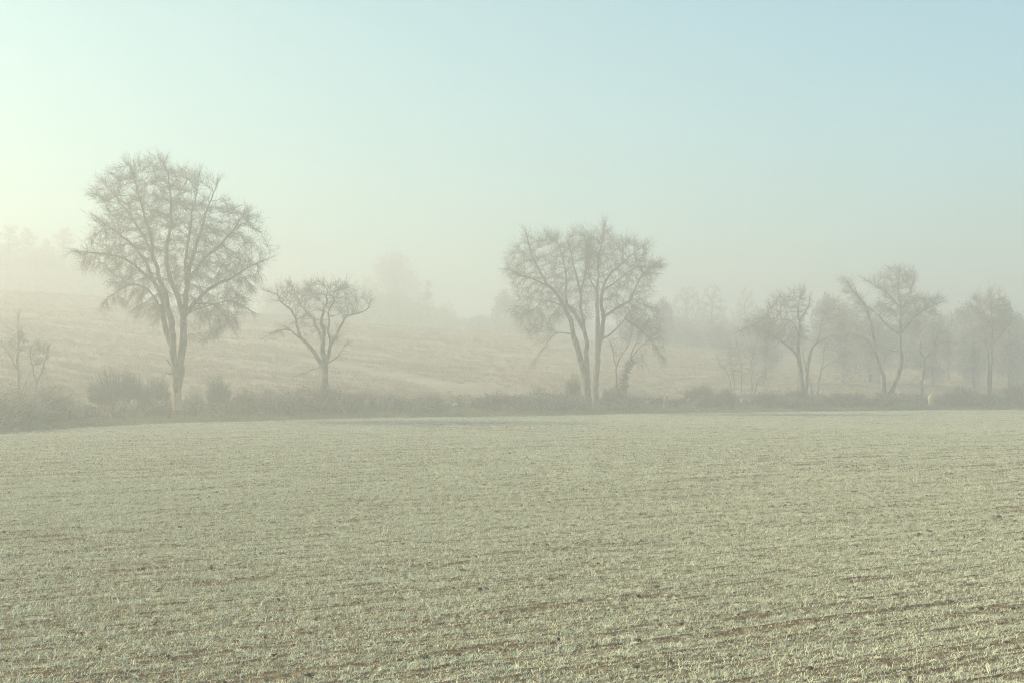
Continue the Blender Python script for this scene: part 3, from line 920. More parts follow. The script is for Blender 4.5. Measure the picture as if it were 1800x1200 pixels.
# 3 and 4: the two trees that share one wide crown
D3 = 103.0
P3 = poly2([(330, 100), (390, 130), (430, 120), (500, 105), (560, 170), (600, 130), (660, 115), (700, 130), (760, 120), (790, 250), (740, 400), (720, 560), (660, 680), (600, 600), (560, 620), (500, 690), (430, 720), (380, 745), (330, 740), (300, 690), (270, 610), (240, 560), (250, 500), (215, 430), (200, 360), (185, 335), (220, 300), (215, 210), (270, 150)])
build_tree('poplar_tree', 'bare tree whose two stems lean left from the brambles, feathery crown', 'tree', D3, [
    S(c2([(690, 1090), (672, 930), (640, 820), (612, 715), (582, 605), (522, 500), (442, 400), (392, 300), (352, 200), (332, 130)]), (0.27, 0.025), dz=-1.0),
    S(c2([(694, 1090), (692, 900), (685, 760), (672, 660), (657, 560), (650, 450), (622, 330), (592, 200), (570, 150)]), (0.22, 0.025), dz=1.2, root=True, z0=0.3, part='trunk'),
    S(c2([(657, 665), (612, 572), (572, 520), (574, 400), (560, 280), (502, 150)]), (0.13, 0.02), dz=0.6),
    S(c2([(585, 695), (510, 702), (440, 780), (372, 870)]), (0.05, 0.012), dz=-1.2),
    S(c2([(545, 550), (455, 515), (390, 555), (320, 600)]), (0.07, 0.012), dz=1.0),
    S(c2([(470, 440), (380, 400), (290, 370), (215, 340)]), (0.07, 0.012), dz=-1.4),
    S(c2([(650, 460), (680, 340), (690, 220), (660, 130)]), (0.08, 0.015), dz=-1.0),
], [(P3, 1.0, 0.85)], 2500, M_bark, M_twig, D=0.27, dk=0.40, di=2.4, droop=0.3, up=0.2, twigs=4.2, twig_len=0.8, twig_r=0.0065, tip=0.007, hole_cut=0.27)
P4 = poly2([(640, 120), (730, 95), (790, 60), (815, 85), (800, 150), (870, 155), (930, 140), (980, 170), (1040, 160), (1060, 240), (1110, 270), (1130, 330), (1090, 380), (1105, 440), (1060, 520), (1110, 560), (1140, 620), (1130, 760), (1150, 850), (1090, 870), (1040, 790), (990, 720), (930, 680), (880, 640), (830, 640), (800, 600), (760, 560), (690, 520), (650, 360), (630, 220)])
build_tree('poplar_tree', 'bare tree on a pale forked stem, just right of the pair that leans', 'tree', D3 - 2.0, [
    S(c2([(735, 1115), (736, 960), (746, 860), (758, 775), (776, 690), (780, 600), (776, 480), (820, 360), (900, 290), (1000, 200)]), (0.26, 0.025), dz=1.0),
    S(c2([(752, 800), (746, 700), (744, 600), (746, 480), (752, 300), (765, 180), (790, 90)]), (0.16, 0.02), dz=-0.8, part='trunk'),
    S(c2([(772, 730), (830, 695), (900, 620), (960, 530)]), (0.08, 0.015), dz=-1.2),
    S(c2([(785, 600), (880, 542), (950, 500), (1010, 360), (1090, 300)]), (0.10, 0.015), dz=1.4),
    S(c2([(890, 590), (980, 680), (1060, 760), (1110, 845)]), (0.06, 0.012), dz=-0.6),
    S(c2([(800, 440), (860, 400), (960, 330), (1050, 330)]), (0.07, 0.012), dz=-1.6),
    S(c2([(748, 470), (705, 360), (700, 240)]), (0.07, 0.012), dz=1.8),
], [(P4, 1.0, 0.85)], 2500, M_bark_pale, M_twig, D=0.27, dk=0.40, di=2.4, droop=0.3, up=0.2, twigs=4.2, twig_len=0.8, twig_r=0.0065, tip=0.007, hole_cut=0.27)
# 5, 6: slim trees under that crown
build_tree('sapling', 'thin upright sapling between the pale forked stem and the ivy wrapped stem', 'tree', D3 + 1.0, [
    S(c2([(857, 1010), (858, 900), (880, 830), (930, 750), (950, 620)]), (0.085, 0.015)),
    S(c2([(858, 900), (846, 850), (825, 760), (795, 710)]), (0.05, 0.012), dz=0.5),
], [(poly2([(790, 720), (850, 700), (930, 600), (980, 640), (960, 760), (900, 830), (860, 870), (820, 820)]), 1.0, 0.8)], 300, M_bark, M_twig, D=0.18, dk=0.2, twigs=2.0, twig_len=0.5)
t6 = build_tree('ivy_clad_tree', 'short leaning tree with an ivy wrapped stem, under the right of the wide crown', 'tree', D3 + 1.5, [
    S(c2([(895, 1010), (905, 930), (932, 860), (968, 800), (1020, 755), (1080, 700)]), (0.11, 0.015)),
    S(c2([(925, 870), (955, 780), (985, 720), (1010, 650)]), (0.06, 0.012), dz=0.6),
], [(poly2([(930, 760), (960, 660), (1030, 620), (1110, 650), (1120, 720), (1030, 780), (1020, 860), (1040, 920), (980, 900), (940, 850)]), 1.0, 0.9)], 500, M_bark, M_twig, D=0.2, dk=0.26, twigs=2.4, twig_len=0.55)
def ivy(root, pts, d, n, r):
    q = resample(np.array([pix(a, b, d) for a, b in pts]), 0.1)
    g = Geo(); i = rng.integers(0, len(q), n); th_ = rng.uniform(0, 6.28, n); rr_ = r * rng.uniform(0.3, 1.2, n)
    g.leaves(q[i] + np.stack([np.cos(th_) * rr_, np.sin(th_) * rr_, rng.normal(0, 0.08, n)], 1), rng.uniform(0.07, 0.13, n), asp=0.8)
    link('ivy', g.mesh('ivy', False, root.location), [M_ivy], root)['kind'] = 'stuff'
ivy(t6, c2([(892, 1030), (905, 930), (930, 870), (950, 860)]), D3 + 1.5, 900, 0.34)

# 7 frosted thicket of stems
D7 = 111.0
build_tree('hazel_clump', 'frosted clump of thin upright stems rising from the brambles', 'bush', D7, [
    S(c3([(205, 790), (192, 700), (150, 625), (125, 580)]), (0.06, 0.012)),
    S(c3([(225, 790), (215, 690), (195, 600), (185, 540)]), (0.05, 0.012), root=True, dz=-0.5, part='trunk'),
    S(c3([(258, 790), (258, 650), (250, 560), (240, 500)]), (0.06, 0.012), root=True, dz=0.5, part='trunk'),
    S(c3([(318, 790), (315, 680), (320, 590), (330, 540)]), (0.065, 0.012), root=True, dz=0.2, part='trunk'),
    S(c3([(330, 790), (350, 700), (395, 650), (425, 630)]), (0.05, 0.012), root=True, dz=-0.4, part='trunk'),
], [(poly3([(115, 600), (150, 530), (230, 480), (320, 500), (380, 560), (430, 620), (390, 690), (380, 770), (300, 780), (240, 700), (200, 740), (150, 680)]), 1.0, 0.7)], 900, M_bark_pale, M_twig_frost, D=0.2, dk=0.22, twigs=2.4, twig_len=0.5, trop=0.1)

# 8 dense dark crowned oak and its stems
D8 = 114.0
build_tree('oak_tree', 'dense round crowned tree on a straight stem, next to a slanting stem', 'tree', D8, [
    S(c3([(597, 815), (582, 690), (572, 580), (578, 480), (590, 370), (632, 310), (640, 250)]), (0.24, 0.03), dz=0.6),
    S(c3([(574, 590), (525, 535), (440, 475), (340, 425)]), (0.12, 0.02), dz=-0.8),
    S(c3([(580, 470), (540, 390), (480, 375), (400, 370)]), (0.08, 0.015), dz=0.8),
    S(c3([(588, 390), (570, 300), (590, 215)]), (0.08, 0.015), dz=-0.6),
], [(poly3([(590, 200), (640, 230), (660, 290), (640, 370), (620, 470), (590, 560), (540, 560), (480, 560), (400, 520), (330, 490), (260, 470), (200, 440), (240, 390), (320, 350), (370, 310), (370, 250), (440, 240), (510, 210)]), 1.0, 0.9)], 2300, M_bark, M_twig, D=0.26, dk=0.35, droop=0.15, up=0.15, twigs=3.4, twig_len=0.65, wob=0.2)
build_tree('oak_tree', 'tree on a slanting stem with pinkish frosted twigs, touching the dense round crown', 'tree', D8 + 0.8, [
    S(c3([(604, 815), (618, 690), (626, 610), (655, 525), (690, 480), (705, 390), (740, 320)]), (0.19, 0.02), dz=0.8),
    S(c3([(612, 680), (600, 600), (595, 540)]), (0.05, 0.012), dz=-0.4),
    S(c3([(665, 510), (740, 470), (800, 460)]), (0.07, 0.012), dz=0.6),
], [(poly3([(660, 260), (720, 240), (790, 250), (830, 310), (860, 400), (840, 470), (780, 500), (700, 520), (650, 490), (660, 400)]), 1.0, 0.9)], 800, M_bark_pale, M_twig_frost, D=0.26, dk=0.42, twigs=4.5, twig_len=0.7, twig_r=0.009, wob=0.15)
build_tree('sapling', 'pale thin sapling with one long bough reaching right, beside the slanting stem', 'tree', D8 - 0.5, [
    S(c3([(674, 810), (690, 665), (706, 580), (714, 480)]), (0.075, 0.014)),
    S(c3([(690, 655), (750, 610), (830, 568), (870, 540)]), (0.04, 0.01), dz=0.4),
], [(poly3([(690, 580), (720, 470), (760, 500), (860, 540), (870, 560), (800, 600), (740, 640), (700, 640)]), 1.0, 0.6)], 140, M_bark_pale, M_twig_frost, D=0.18, dk=0.22, twigs=1.2, twig_len=0.4)
g_ = build_tree('sapling', 'crooked thin stem close to the foot of the slanting stem', 'tree', D8 - 0.2, [
    S(c3([(645, 810), (640, 740), (622, 680), (610, 600)]), (0.08, 0.02)),
], [(poly3([(560, 610), (600, 540), (650, 600), (650, 680), (600, 690)]), 1.0, 0.6)], 60, M_bark_pale, M_twig_frost, D=0.24, dk=0.45, twigs=0.8, twig_len=0.35)

# 9 V shaped pair
D9 = 117.0
P9a = poly3([(820, 130), (870, 145), (910, 200), (960, 260), (990, 330), (1000, 420), (990, 520), (940, 560), (880, 540), (850, 460), (860, 380), (870, 300), (820, 240), (785, 190)])
P9b = poly3([(940, 150), (980, 115), (1060, 90), (1130, 75), (1190, 100), (1220, 150), (1180, 230), (1260, 260), (1370, 260), (1340, 310), (1260, 370), (1220, 440), (1160, 470), (1090, 440), (1020, 400), (960, 320), (1000, 250), (950, 200)])
build_tree('walnut_tree', 'wide bare tree whose two stems part in a V from one foot, dark upper boughs', 'tree', D9, [
    S(c3([(1036, 815), (1030, 700), (1005, 620), (980, 540), (960, 420), (920, 300), (862, 230), (822, 170)]), (0.20, 0.02), dz=-0.8),
    S(c3([(1058, 815), (1098, 715), (1130, 640), (1136, 560), (1130, 460), (1140, 300), (1128, 200), (1130, 110)]), (0.23, 0.02), dz=0.8, root=True, part='trunk'),
    S(c3([(1142, 445), (1200, 372), (1280, 312), (1358, 278)]), (0.10, 0.015), dz=-0.8),
    S(c3([(1128, 455), (1062, 400), (1000, 330), (945, 295)]), (0.10, 0.015), dz=0.6),
    S(c3([(1120, 572), (1060, 540), (1000, 512)]), (0.045, 0.01), dz=-0.5),
    S(c3([(1140, 310), (1080, 240), (1010, 190), (950, 150)]), (0.07, 0.012), dz=0.9),
    S(c3([(1138, 320), (1180, 230), (1205, 150)]), (0.06, 0.012), dz=-0.6),
    S(c3([(985, 550), (930, 480), (870, 450)]), (0.06, 0.012), dz=0.8),
], [(P9a, 0.42, 0.8), (P9b, 0.58, 0.8)], 2600, M_bark, M_twig_frost, D=0.27, dk=0.38, droop=0.2, up=0.15, twigs=5.2, twig_len=0.75, twig_r=0.009, hole_cut=0.27)
# 10 small forked tree
build_tree('plum_tree', 'short forked tree with angular boughs between the V shaped tree and the standing stone', 'tree', D9 + 1, [
    S(c3([(1240, 815), (1250, 690), (1258, 590), (1235, 550), (1230, 485), (1195, 440)]), (0.17, 0.02), dz=0.4),
    S(c3([(1258, 595), (1300, 540), (1318, 490), (1332, 450)]), (0.09, 0.015), dz=-0.4),
    S(c3([(1305, 525), (1345, 505), (1392, 496)]), (0.06, 0.012), dz=-0.5),
    S(c3([(1242, 735), (1205, 688), (1160, 740)]), (0.04, 0.01), dz=-0.4),
], [(poly3([(1180, 430), (1240, 390), (1330, 390), (1420, 440), (1440, 540), (1400, 580), (1300, 560), (1230, 560)]), 0.75, 0.8), (poly3([(1150, 700), (1220, 680), (1240, 730), (1180, 760)]), 0.3, 0.6)], 900, M_bark, M_twig_frost, D=0.24, dk=0.32, twigs=3.0, twig_len=0.7, gnarl=0.1)
# 11 right hand ash
build_tree('ash_tree', 'upright frosted tree on a close twin stem, last one along the hedge to the right', 'tree', D9 + 3, [
    S(c3([(1603, 830), (1600, 680), (1595, 560), (1572, 440), (1540, 350)]), (0.17, 0.02), dz=-0.6),
    S(c3([(1610, 830), (1618, 660), (1630, 500), (1635, 400), (1630, 290), (1622, 215)]), (0.18, 0.02), dz=0.5, root=True, part='trunk'),
    S(c3([(1632, 510), (1690, 440), (1745, 365)]), (0.08, 0.012), dz=-0.5),
    S(c3([(1632, 420), (1590, 330), (1560, 260)]), (0.07, 0.012), dz=0.8),
], [(poly3([(1620, 205), (1680, 225), (1720, 280), (1760, 340), (1750, 400), (1700, 460), (1660, 520), (1620, 560), (1580, 560), (1540, 480), (1500, 400), (1490, 300), (1540, 230)]), 1.0, 0.9)], 1900, M_bark_pale, M_twig_frost, D=0.27, dk=0.36, twigs=5.2, twig_len=0.7, twig_r=0.009, hole_cut=0.27)
# left saplings
def c4(pts): return [(p[0] / 3.0, 380 + p[1] / 3.0) for p in pts]
build_tree('sapling', 'thin upright sapling, tallest of the two at the far left of the hedge', 'tree', 73.0, [
    S(c4([(98, 930), (98, 840), (94, 700), (95, 600), (100, 520)]), (0.085, 0.012)),
    S(c4([(94, 820), (60, 740), (30, 680)]), (0.03, 0.01), dz=-0.3),
], [(poly_ := c4([(95, 500), (130, 560), (150, 660), (130, 760), (100, 820), (60, 800), (20, 720), (30, 640), (60, 560)]), 1.0, 0.8)], 500, M_bark_pale, M_twig_frost, D=0.15, dk=0.16, twigs=2.2, twig_len=0.45, trop=0.15, tip=0.007, droop=0.0)
build_tree('sapling', 'forked brownish sapling, shorter of the two at the far left of the hedge', 'tree', 72.0, [
    S(c4([(186, 960), (184, 880), (172, 820), (165, 760), (165, 680)]), (0.07, 0.012)),
    S(c4([(184, 880), (215, 810), (240, 740), (250, 670)]), (0.045, 0.01), dz=0.3),
], [(c4([(165, 660), (200, 640), (250, 650), (270, 700), (250, 760), (220, 820), (180, 840), (150, 780), (145, 700)]), 1.0, 0.8)], 400, M_bark_pale, M_twig, D=0.15, dk=0.16, twigs=1.8, twig_len=0.35, trop=0.1, tip=0.007, droop=0.0)

# ------------------------------------------------------------------ hedge: runs of brambles and separate bushes
HT_PX = [-80, 0, 60, 100, 130, 160, 300, 400, 500, 540, 570, 610, 640, 700, 800, 900, 950, 1000, 1060, 1150, 1215, 1270, 1400, 1500, 1700, 1800, 1900]
HT_PY = [690, 692, 690, 694, 703, 708, 703, 700, 690, 688, 688, 692, 699, 700, 700, 697, 692, 690, 695, 695, 688, 694, 694, 696, 692, 687, 685]
# gaps in the brambles where stones, stumps and trunks stand in view
GAPS = [(312, 13, 5.2), (1047, 10, 4.2), (235, 8, 4.2), (360, 6, 4.2), (645, 8, 4.2), (662, 8, 4.2), (800, 8, 4.2), (788, 7, 4.2), (825, 7, 4.2), (1137, 7, 4.2),
        (1305, 7, 4.2), (1316, 7, 4.2), (1637, 8, 4.2), (1169, 7, 3.7), (1208, 6, 3.7), (725, 7, 3.7), (1590, 9, 4.2)]
def hedge_frame(px, t):
    u = (px - 900) / F; y = edge_y(u) + t
    return u * y, y

def stems_field(P0, H, arch, n_seg, g, r, lean=0.5, thick=1.0):
    """arching thin stems from the points P0 with height H"""
    n = len(P0); a = rng.uniform(0, 6.28, n)
    d = np.stack([np.cos(a), np.sin(a), np.zeros(n)], 1)
    prev = P0; R = r * rng.uniform(0.6, 1.4, n) * thick
    tl = rng.uniform(0.1, lean, n)
    for k in range(1, n_seg + 1):
        w = k / n_seg
        z = H * (w * (1 + arch) - arch * 1.25 * w * w)
        p = P0 + d * (H * (tl * w + arch * 0.75 * w ** 1.7))[:, None] + rng.normal(0, 0.02, (n, 3))
        p[:, 2] = P0[:, 2] + z
        g.frusta(prev, p, R * (1 - 0.7 * (k - 1) / n_seg), R * (1 - 0.7 * k / n_seg), 3)
        prev = p
    return prev

def hedge_run(px0, px1, label, name='bramble_thicket', dens=1.0, frost_cool=0.4, rust=0.0, dark=1.0):
    pc = (px0 + px1) / 2
    bx, by = hedge_frame(pc, 5.0)
    base = np.array([bx, by, G(bx, by)])
    root = thing(name, tuple(base), label, 'brambles', 'bramble runs of the hedge')
    # length along the edge in metres
    e = np.array([hedge_frame(p, 4.5) for p in np.linspace(px0, px1, 30)]); L = np.linalg.norm(np.diff(e, axis=0), axis=1).sum()
    def roots(n, t0=2.2, t1=6.6):
        px = rng.uniform(px0, px1, n); t = rng.uniform(t0, t1, n) + 1.6 * (vnoise(px * 0.06, np.zeros(n), 7) - 0.5)
        clear = np.zeros(n, bool)
        for gx_, gw_, gt_ in GAPS:
            clear |= (np.abs(px - gx_) < (gw_ + 7 if gt_ < 4.25 else gw_)) & (t < gt_ + 0.3)
        px, t = px[~clear], t[~clear]
        x, y = hedge_frame(px, t); z = ground(x, y)
        ztop = CAM_H + (HZ + 3 - np.interp(px, HT_PX, HT_PY)) / F * y
        prof = np.clip(1 - ((t - 4.7) / 2.8) ** 2, 0.3, 1)
        h = np.clip(ztop - z, 0.35, 3.0) * prof * np.clip(-0.05 + 2.0 * fbm(x * 0.62, y * 0.62, 91, 2), 0.25, 1.5)
        return np.stack([x, y, z - 0.05], 1), h
    g = Geo(); g2 = Geo()
    P0, h = roots(int(L * 95 * dens)); stems_field(P0, h * rng.uniform(0.7, 1.15, len(h)), 0.85, 4, g, 0.011)
    P0, h = roots(int(L * 90 * dens * frost_cool / 0.4)); keepf = fbm(P0[:, 0] * 0.5, P0[:, 1] * 0.5, 95, 2) > 0.47; P0 = P0[keepf]; h = h[keepf]
    stems_field(P0, h * rng.uniform(0.8, 1.3, len(h)), 0.6, 4, g2, 0.017)
    P0, h = roots(int(L * 45 * dens)); stems_field(P0, h * rng.uniform(0.3, 0.9, len(h)), 0.2, 2, g, 0.010)
    P0, h = roots(int(L * 9 * dens)); stems_field(P0, h * rng.uniform(1.1, 1.9, len(h)), 0.3, 4, g, 0.012)
    link('stems', g.mesh('stems', False, base), [M_stem], root)['kind'] = 'stuff'
    link('frosted_stems', g2.mesh('frosted_stems', False, base), [M_stem_frost], root)['kind'] = 'stuff'
    gl = Geo(); P0, h = roots(int(L * 850 * dens * dark))
    w = rng.uniform(0.02, 0.92, len(h)) ** 0.8
    P0[:, 2] += h * w; P0 += rng.normal(0, 0.08, P0.shape)
    gl.leaves(P0, rng.uniform(0.05, 0.12, len(P0)), asp=0.6)
    link('foliage', gl.mesh('foliage', False, base), [M_leaf_dark], root)['kind'] = 'stuff'
    if rust > 0:
        gr = Geo(); P0, h = roots(int(L * 260 * rust), 2.2, 4.2)
        P0[:, 2] += h * rng.uniform(0.1, 0.85, len(h)); gr.leaves(P0, rng.uniform(0.06, 0.11, len(P0)), asp=0.6)
        link('withered_leaves', gr.mesh('withered_leaves', False, base), [M_rust], root)['kind'] = 'stuff'
    return root
hedge_run(-70, 120, 'pale frosted brambles at the left end of the hedge, under the two saplings', frost_cool=1.3, rust=0.25, dens=1.2)
hedge_run(118, 300, 'frosted brambles in front of the dark broom, left of the tallest tree', frost_cool=0.9, dark=0.8)
hedge_run(298, 505, 'low tangle of brambles just right of the tallest tree', frost_cool=0.5)
hedge_run(503, 655, 'brambles with rusty withered leaves around the foot of the open crooked tree', frost_cool=0.35, rust=1.0, dens=1.1)
hedge_run(653, 905, 'low brambles with pale stones and broken wood between the open tree and the wide crown', frost_cool=0.45)
hedge_run(903, 1130, 'brambles under the wide shared crown', frost_cool=0.35, dens=1.1)
hedge_run(1128, 1262, 'dark mounded brambles just left of the frosted clump of stems', frost_cool=0.15, dark=1.3)
hedge_run(1260, 1450, 'brambles around the feet of the frosted clump and the dense round tree', frost_cool=0.3)
hedge_run(1448, 1680, 'brambles at the foot of the V shaped tree and the standing stone', frost_cool=0.3)
hedge_run(1678, 1890, 'brambles at the right end of the hedge, around the close twin stem', frost_cool=0.25, dark=1.2)

def bush(name, label, px, py_top, py_base, width_px, t, mat, kind='broom', leaf=None, cat='bush', n=None, group=None, lean=0.55):
    x, y = hedge_frame(px, t); z = G(x, y)
    H = CAM_H + (HZ - py_top) / F * y - z; W = width_px / F * y
    base = np.array([x, y, z]); root = thing(name, tuple(base), label, cat, group)
    g = Geo()
    n = n or int(130 + 170 * W)
    a = rng.uniform(0, 6.28, n); rr_ = np.sqrt(rng.uniform(0, 1, n))
    P0 = np.stack([np.cos(a) * rr_ * W * 0.30, np.sin(a) * rr_ * W * 0.30, np.full(n, -0.05)], 1)
    d = np.stack([np.cos(a) * rr_, np.sin(a) * rr_, np.zeros(n)], 1) * (W * 0.26) / max(H, 0.3)
    h = H * rng.uniform(0.45, 1.08, n) * (1 - 0.62 * rr_ ** 2.2) * (0.75 + 0.5 * vnoise(np.cos(a) * rr_ * 2.5 + px, np.sin(a) * rr_ * 2.5, 3))
    prev = P0
    for k in range(1, 4):
        w = k / 3.0
        p = P0 + np.stack([d[:, 0] * h * w ** 1.3, d[:, 1] * h * w ** 1.3, h * w], 1) + rng.normal(0, 0.03, (n, 3))
        g.frusta(prev, p, 0.011 * (1.15 - 0.3 * k + 0.3), 0.011 * (1.15 - 0.3 * k), 3)
        if k >= 1:
            for s in range(3):
                q = prev + (p - prev) * rng.uniform(0, 1, n)[:, None]
                dd = (p - prev) * rng.uniform(0.6, 1.2, n)[:, None] + rng.normal(0, 0.09, (n, 3))
                g.ribbons(q, q + dd * 0.8, 0.008)
        prev = p
    link('stems', g.mesh('stems', False), [mat], root)['kind'] = 'stuff'
    if leaf is not None:
        gl = Geo(); m = int(n * 7)
        i = rng.integers(0, n, m); w = rng.uniform(0.15, 1.0, m)
        Pp = P0[i] + np.stack([d[i, 0] * h[i] * w ** 1.3, d[i, 1] * h[i] * w ** 1.3, h[i] * w], 1) + rng.normal(0, 0.07, (m, 3))
        gl.leaves(Pp, rng.uniform(0.05, 0.11, m), asp=0.6)
        link('foliage', gl.mesh('foliage', False), [leaf], root)['kind'] = 'stuff'
    return root
bush('broom_bush', 'large dark broom bush left of the tallest tree', 198, 656, 715, 112, 8.0, M_broom, leaf=M_leaf_dark)
bush('broom_bush', 'small narrow dark broom just right of the large dark broom bush', 238, 658, 710, 34, 8.5, M_broom)
bush('broom_bush', 'spiky grey broom touching the left side of the tallest trunk', 274, 662, 712, 66, 8.0, M_broom)
bush('broom_bush', 'spiky dark broom standing alone right of the tallest trunk', 384, 661, 712, 54, 8.0, M_broom)
bush('frosted_shrub', 'white frosted feathery shrub in front of the left edge of the large broom', 138, 702, 742, 24, 3.6, M_twig_white)
bush('frosted_shrub', 'small white frosted shrub below the large broom bush, beside a pale stone', 215, 702, 738, 36, 4.0, M_stem_frost)
bush('holly_bush', 'dark leafy bush against the left of the open crooked tree', 536, 682, 730, 52, 6.5, M_stem, leaf=M_ivy)
bush('holly_bush', 'dark leafy bush at the foot of the open crooked tree', 582, 682, 728, 46, 7.0, M_stem, leaf=M_leaf_dark)
bush('ivy_bush', 'dark ivy bush left of the leaning pair of stems', 1008, 662, 712, 36, 7.5, M_stem, leaf=M_ivy)
bush('ivy_bush', 'dark ivy bush right of the pale forked stem, below the sapling', 1082, 680, 716, 58, 7.0, M_stem, leaf=M_ivy)
bush('bramble_bush', 'rounded dark bramble mound left of the frosted clump of stems', 1228, 677, 718, 62, 6.5, M_stem, leaf=M_leaf_dark)
bush('bramble_bush', 'small dark bush between the bramble mound and the frosted clump', 1278, 683, 716, 30, 6.5, M_stem, leaf=M_leaf_dark)
bush('bramble_bush', 'dark bush round the foot of the dense round crowned tree', 1398, 684, 716, 44, 6.0, M_stem, leaf=M_leaf_dark)
bush('bramble_bush', 'low dark bush between the slanting stem and the V shaped tree', 1472, 691, 716, 40, 6.0, M_stem, leaf=M_leaf_dark)
bush('bramble_bush', 'broad dark bush right of the standing stone', 1688, 682, 716, 76, 6.5, M_stem, leaf=M_leaf_dark)
bush('bramble_bush', 'tall dark bush at the right frame edge behind the hedge', 1784, 676, 716, 70, 8.0, M_stem, leaf=M_leaf_dark)
bush('frosted_shrub', 'frosted grey shrub leaning over the two pale stones at the left field edge', 50, 698, 755, 70, 4.0, M_stem_frost)

for lab, px, top, w, t, mt in [
    ('ragged frosted scrub in the brambles midway between the lone spiky broom and the tallest trunk', 342, 684, 46, 5.2, M_stem_frost),
    ('low brown scrub just right of the lone spiky broom', 430, 689, 50, 5.6, M_stem),
    ('pale frosted scrub halfway from the lone spiky broom to the open crooked tree', 476, 685, 44, 5.0, M_stem_frost),
    ('rusty brown scrub right of the foot of the open crooked tree', 622, 690, 54, 5.0, M_stem),
    ('wispy frosted scrub behind the pale stones right of the open crooked tree', 690, 691, 42, 6.2, M_stem_frost),
    ('brown scrub just right of the pale broken stump beside the stones', 756, 693, 52, 5.6, M_stem),
    ('wispy brown scrub left of the long pale boughs', 872, 689, 56, 5.6, M_stem),
    ('tangled brown scrub under the long pale boughs', 950, 684, 54, 6.0, M_stem),
    ('frosted scrub just right of the dark ivy bushes under the wide crown', 1130, 686, 46, 6.0, M_stem_frost),
    ('brown scrub between the frosted clump of stems and the dense round tree', 1350, 689, 46, 5.8, M_stem),
    ('wispy scrub wrapped round the foot of the V shaped tree', 1556, 687, 44, 5.4, M_stem),
    ('frosted scrub at the foot of the short forked tree', 1612, 690, 40, 5.6, M_stem_frost),
    ('frosted scrub right of the close twin stem', 1752, 684, 42, 5.4, M_stem_frost)]:
    bush('scrub_bush', lab, px, top, 720, w, t, mt, group='scrub bushes along the hedge')

# fallen boughs arching in the hedge
def bough(label, pts, t, r):
    u0 = (pts[0][0] - 900) / F; d = float(edge_y(u0)) + t
    q = np.array([pix(a, b, d) for a, b in pts]); q[:, 1] += np.linspace(0, 0.8, len(q))
    g = Geo(); rs = resample(q, 0.25); g.sweep(rs, np.linspace(r, r * 0.3, len(rs)), 6, bump=0.1)
    base = rs[0].copy()
    root = thing('fallen_bough', tuple(base), label, 'branch', 'fallen boughs in the hedge')
    link('bough', g.mesh('bough', True, base), [M_bark_pale], root)
    g = Geo(); i = rng.integers(2, len(rs), 14); dd = rng.normal(0, 0.35, (14, 3)); dd[:, 2] = np.abs(dd[:, 2])
    g.frusta(rs[i], rs[i] + dd, 0.014, 0.006, 3); link('twigs', g.mesh('twigs', False, base), [M_twig_frost], root)
bough('pale bough arching down to the right in the brambles left of the wide crown', [(940, 690), (965, 692), (985, 706), (1000, 722)], 3.2, 0.05)
bough('long pale bough lying below the leaning pair of stems', [(962, 693), (990, 694), (1010, 708), (1030, 722)], 3.0, 0.045)
bough('bough arching right from the foot of the pale forked stem', [(1056, 700), (1072, 697), (1090, 702), (1103, 714)], 3.2, 0.05)
bough('straight dead stick leaning in the brambles left of the wide crown', [(852, 690), (862, 703), (870, 714)], 3.4, 0.035)
bough('dead forked stick beside the dense round tree, above the brambles', [(1393, 691), (1386, 682), (1379, 674)], 6.0, 0.045)

# stones and broken wood
def stone(label, px, py, w_px, h_px, t, mat, seed, name='pale_stone', flat=None, group=None):
    u = (px - 900) / F
    y = float(edge_y(u)) + t; x = u * y
    gz = G(x, y) if t > 0.3 else float(field_relief(np.array([x]), np.array([y]))[0])
    zc = CAM_H + (HZ - py) / F * y
    v, _, T = lump(3, 0.34, 1.0, seed)
    v = v * np.array([w_px / F * y / 2, w_px / F * y / 2 * 0.8, h_px / F * y / 2])
    z = max(zc, gz + h_px / F * y * 0.3) if t > 0.3 else gz + h_px / F * y * 0.3
    # carried by the ground: the foot reaches down to it
    low = v[:, 2] < 0
    v[low, 2] -= max(z - gz - h_px / F * y / 2 + 0.03, 0) * (-v[low, 2] / max(-v[:, 2].min(), 1e-6))
    v = v + np.array([0, 0, z - gz])
    o = link(name, new_mesh(name, v, None, T, smooth=False), [mat], None, (x, y, gz))
    return tag(o, label, 'stone', group)
stone('ochre stone at the field edge in the far left corner', 28, 757, 12, 9, 0.4, M_stone_warm, 3)
stone('small pale stone just right of the ochre stone', 52, 756, 5, 4, 0.5, M_stone, 4)
stone('pale stone lying among the frosted shrubs below the large broom bush', 235, 708, 11, 12, 4.3, M_stone, 5)
stone('little pale stone low in the verge left of the tallest tree', 194, 729, 4, 4, 2.2, M_stone, 6)
stone('pinkish stone in the brambles right of the tallest trunk', 360, 716, 8, 7, 4.3, M_stone_warm, 7)
stone('pale angular stone at the top of the low brambles, left of two others', 645, 706, 11, 6, 4.3, M_stone, 8)
stone('pale flat stone in the low brambles right of the open tree', 662, 704, 12, 5, 4.3, M_stone, 9)
stone('pale stone lowest of the pile halfway between the open tree and the wide crown', 800, 711, 12, 6, 4.3, M_stone, 10)
stone('pale stone resting highest in the pile halfway to the wide crown', 788, 706, 9, 5, 4.3, M_stone, 11)
stone('pale stone just right of the pile halfway to the wide crown', 825, 707, 9, 5, 4.3, M_stone, 12)
stone('low pale stones in the brambles left of the tall pale stump', 1137, 705, 10, 4, 4.3, M_stone, 13)
stone('pale stone left of two, below the frosted clump of stems', 1305, 702, 9, 6, 4.3, M_stone, 14)
stone('pale stone right of two, below the frosted clump of stems', 1316, 704, 9, 6, 4.3, M_stone, 15)
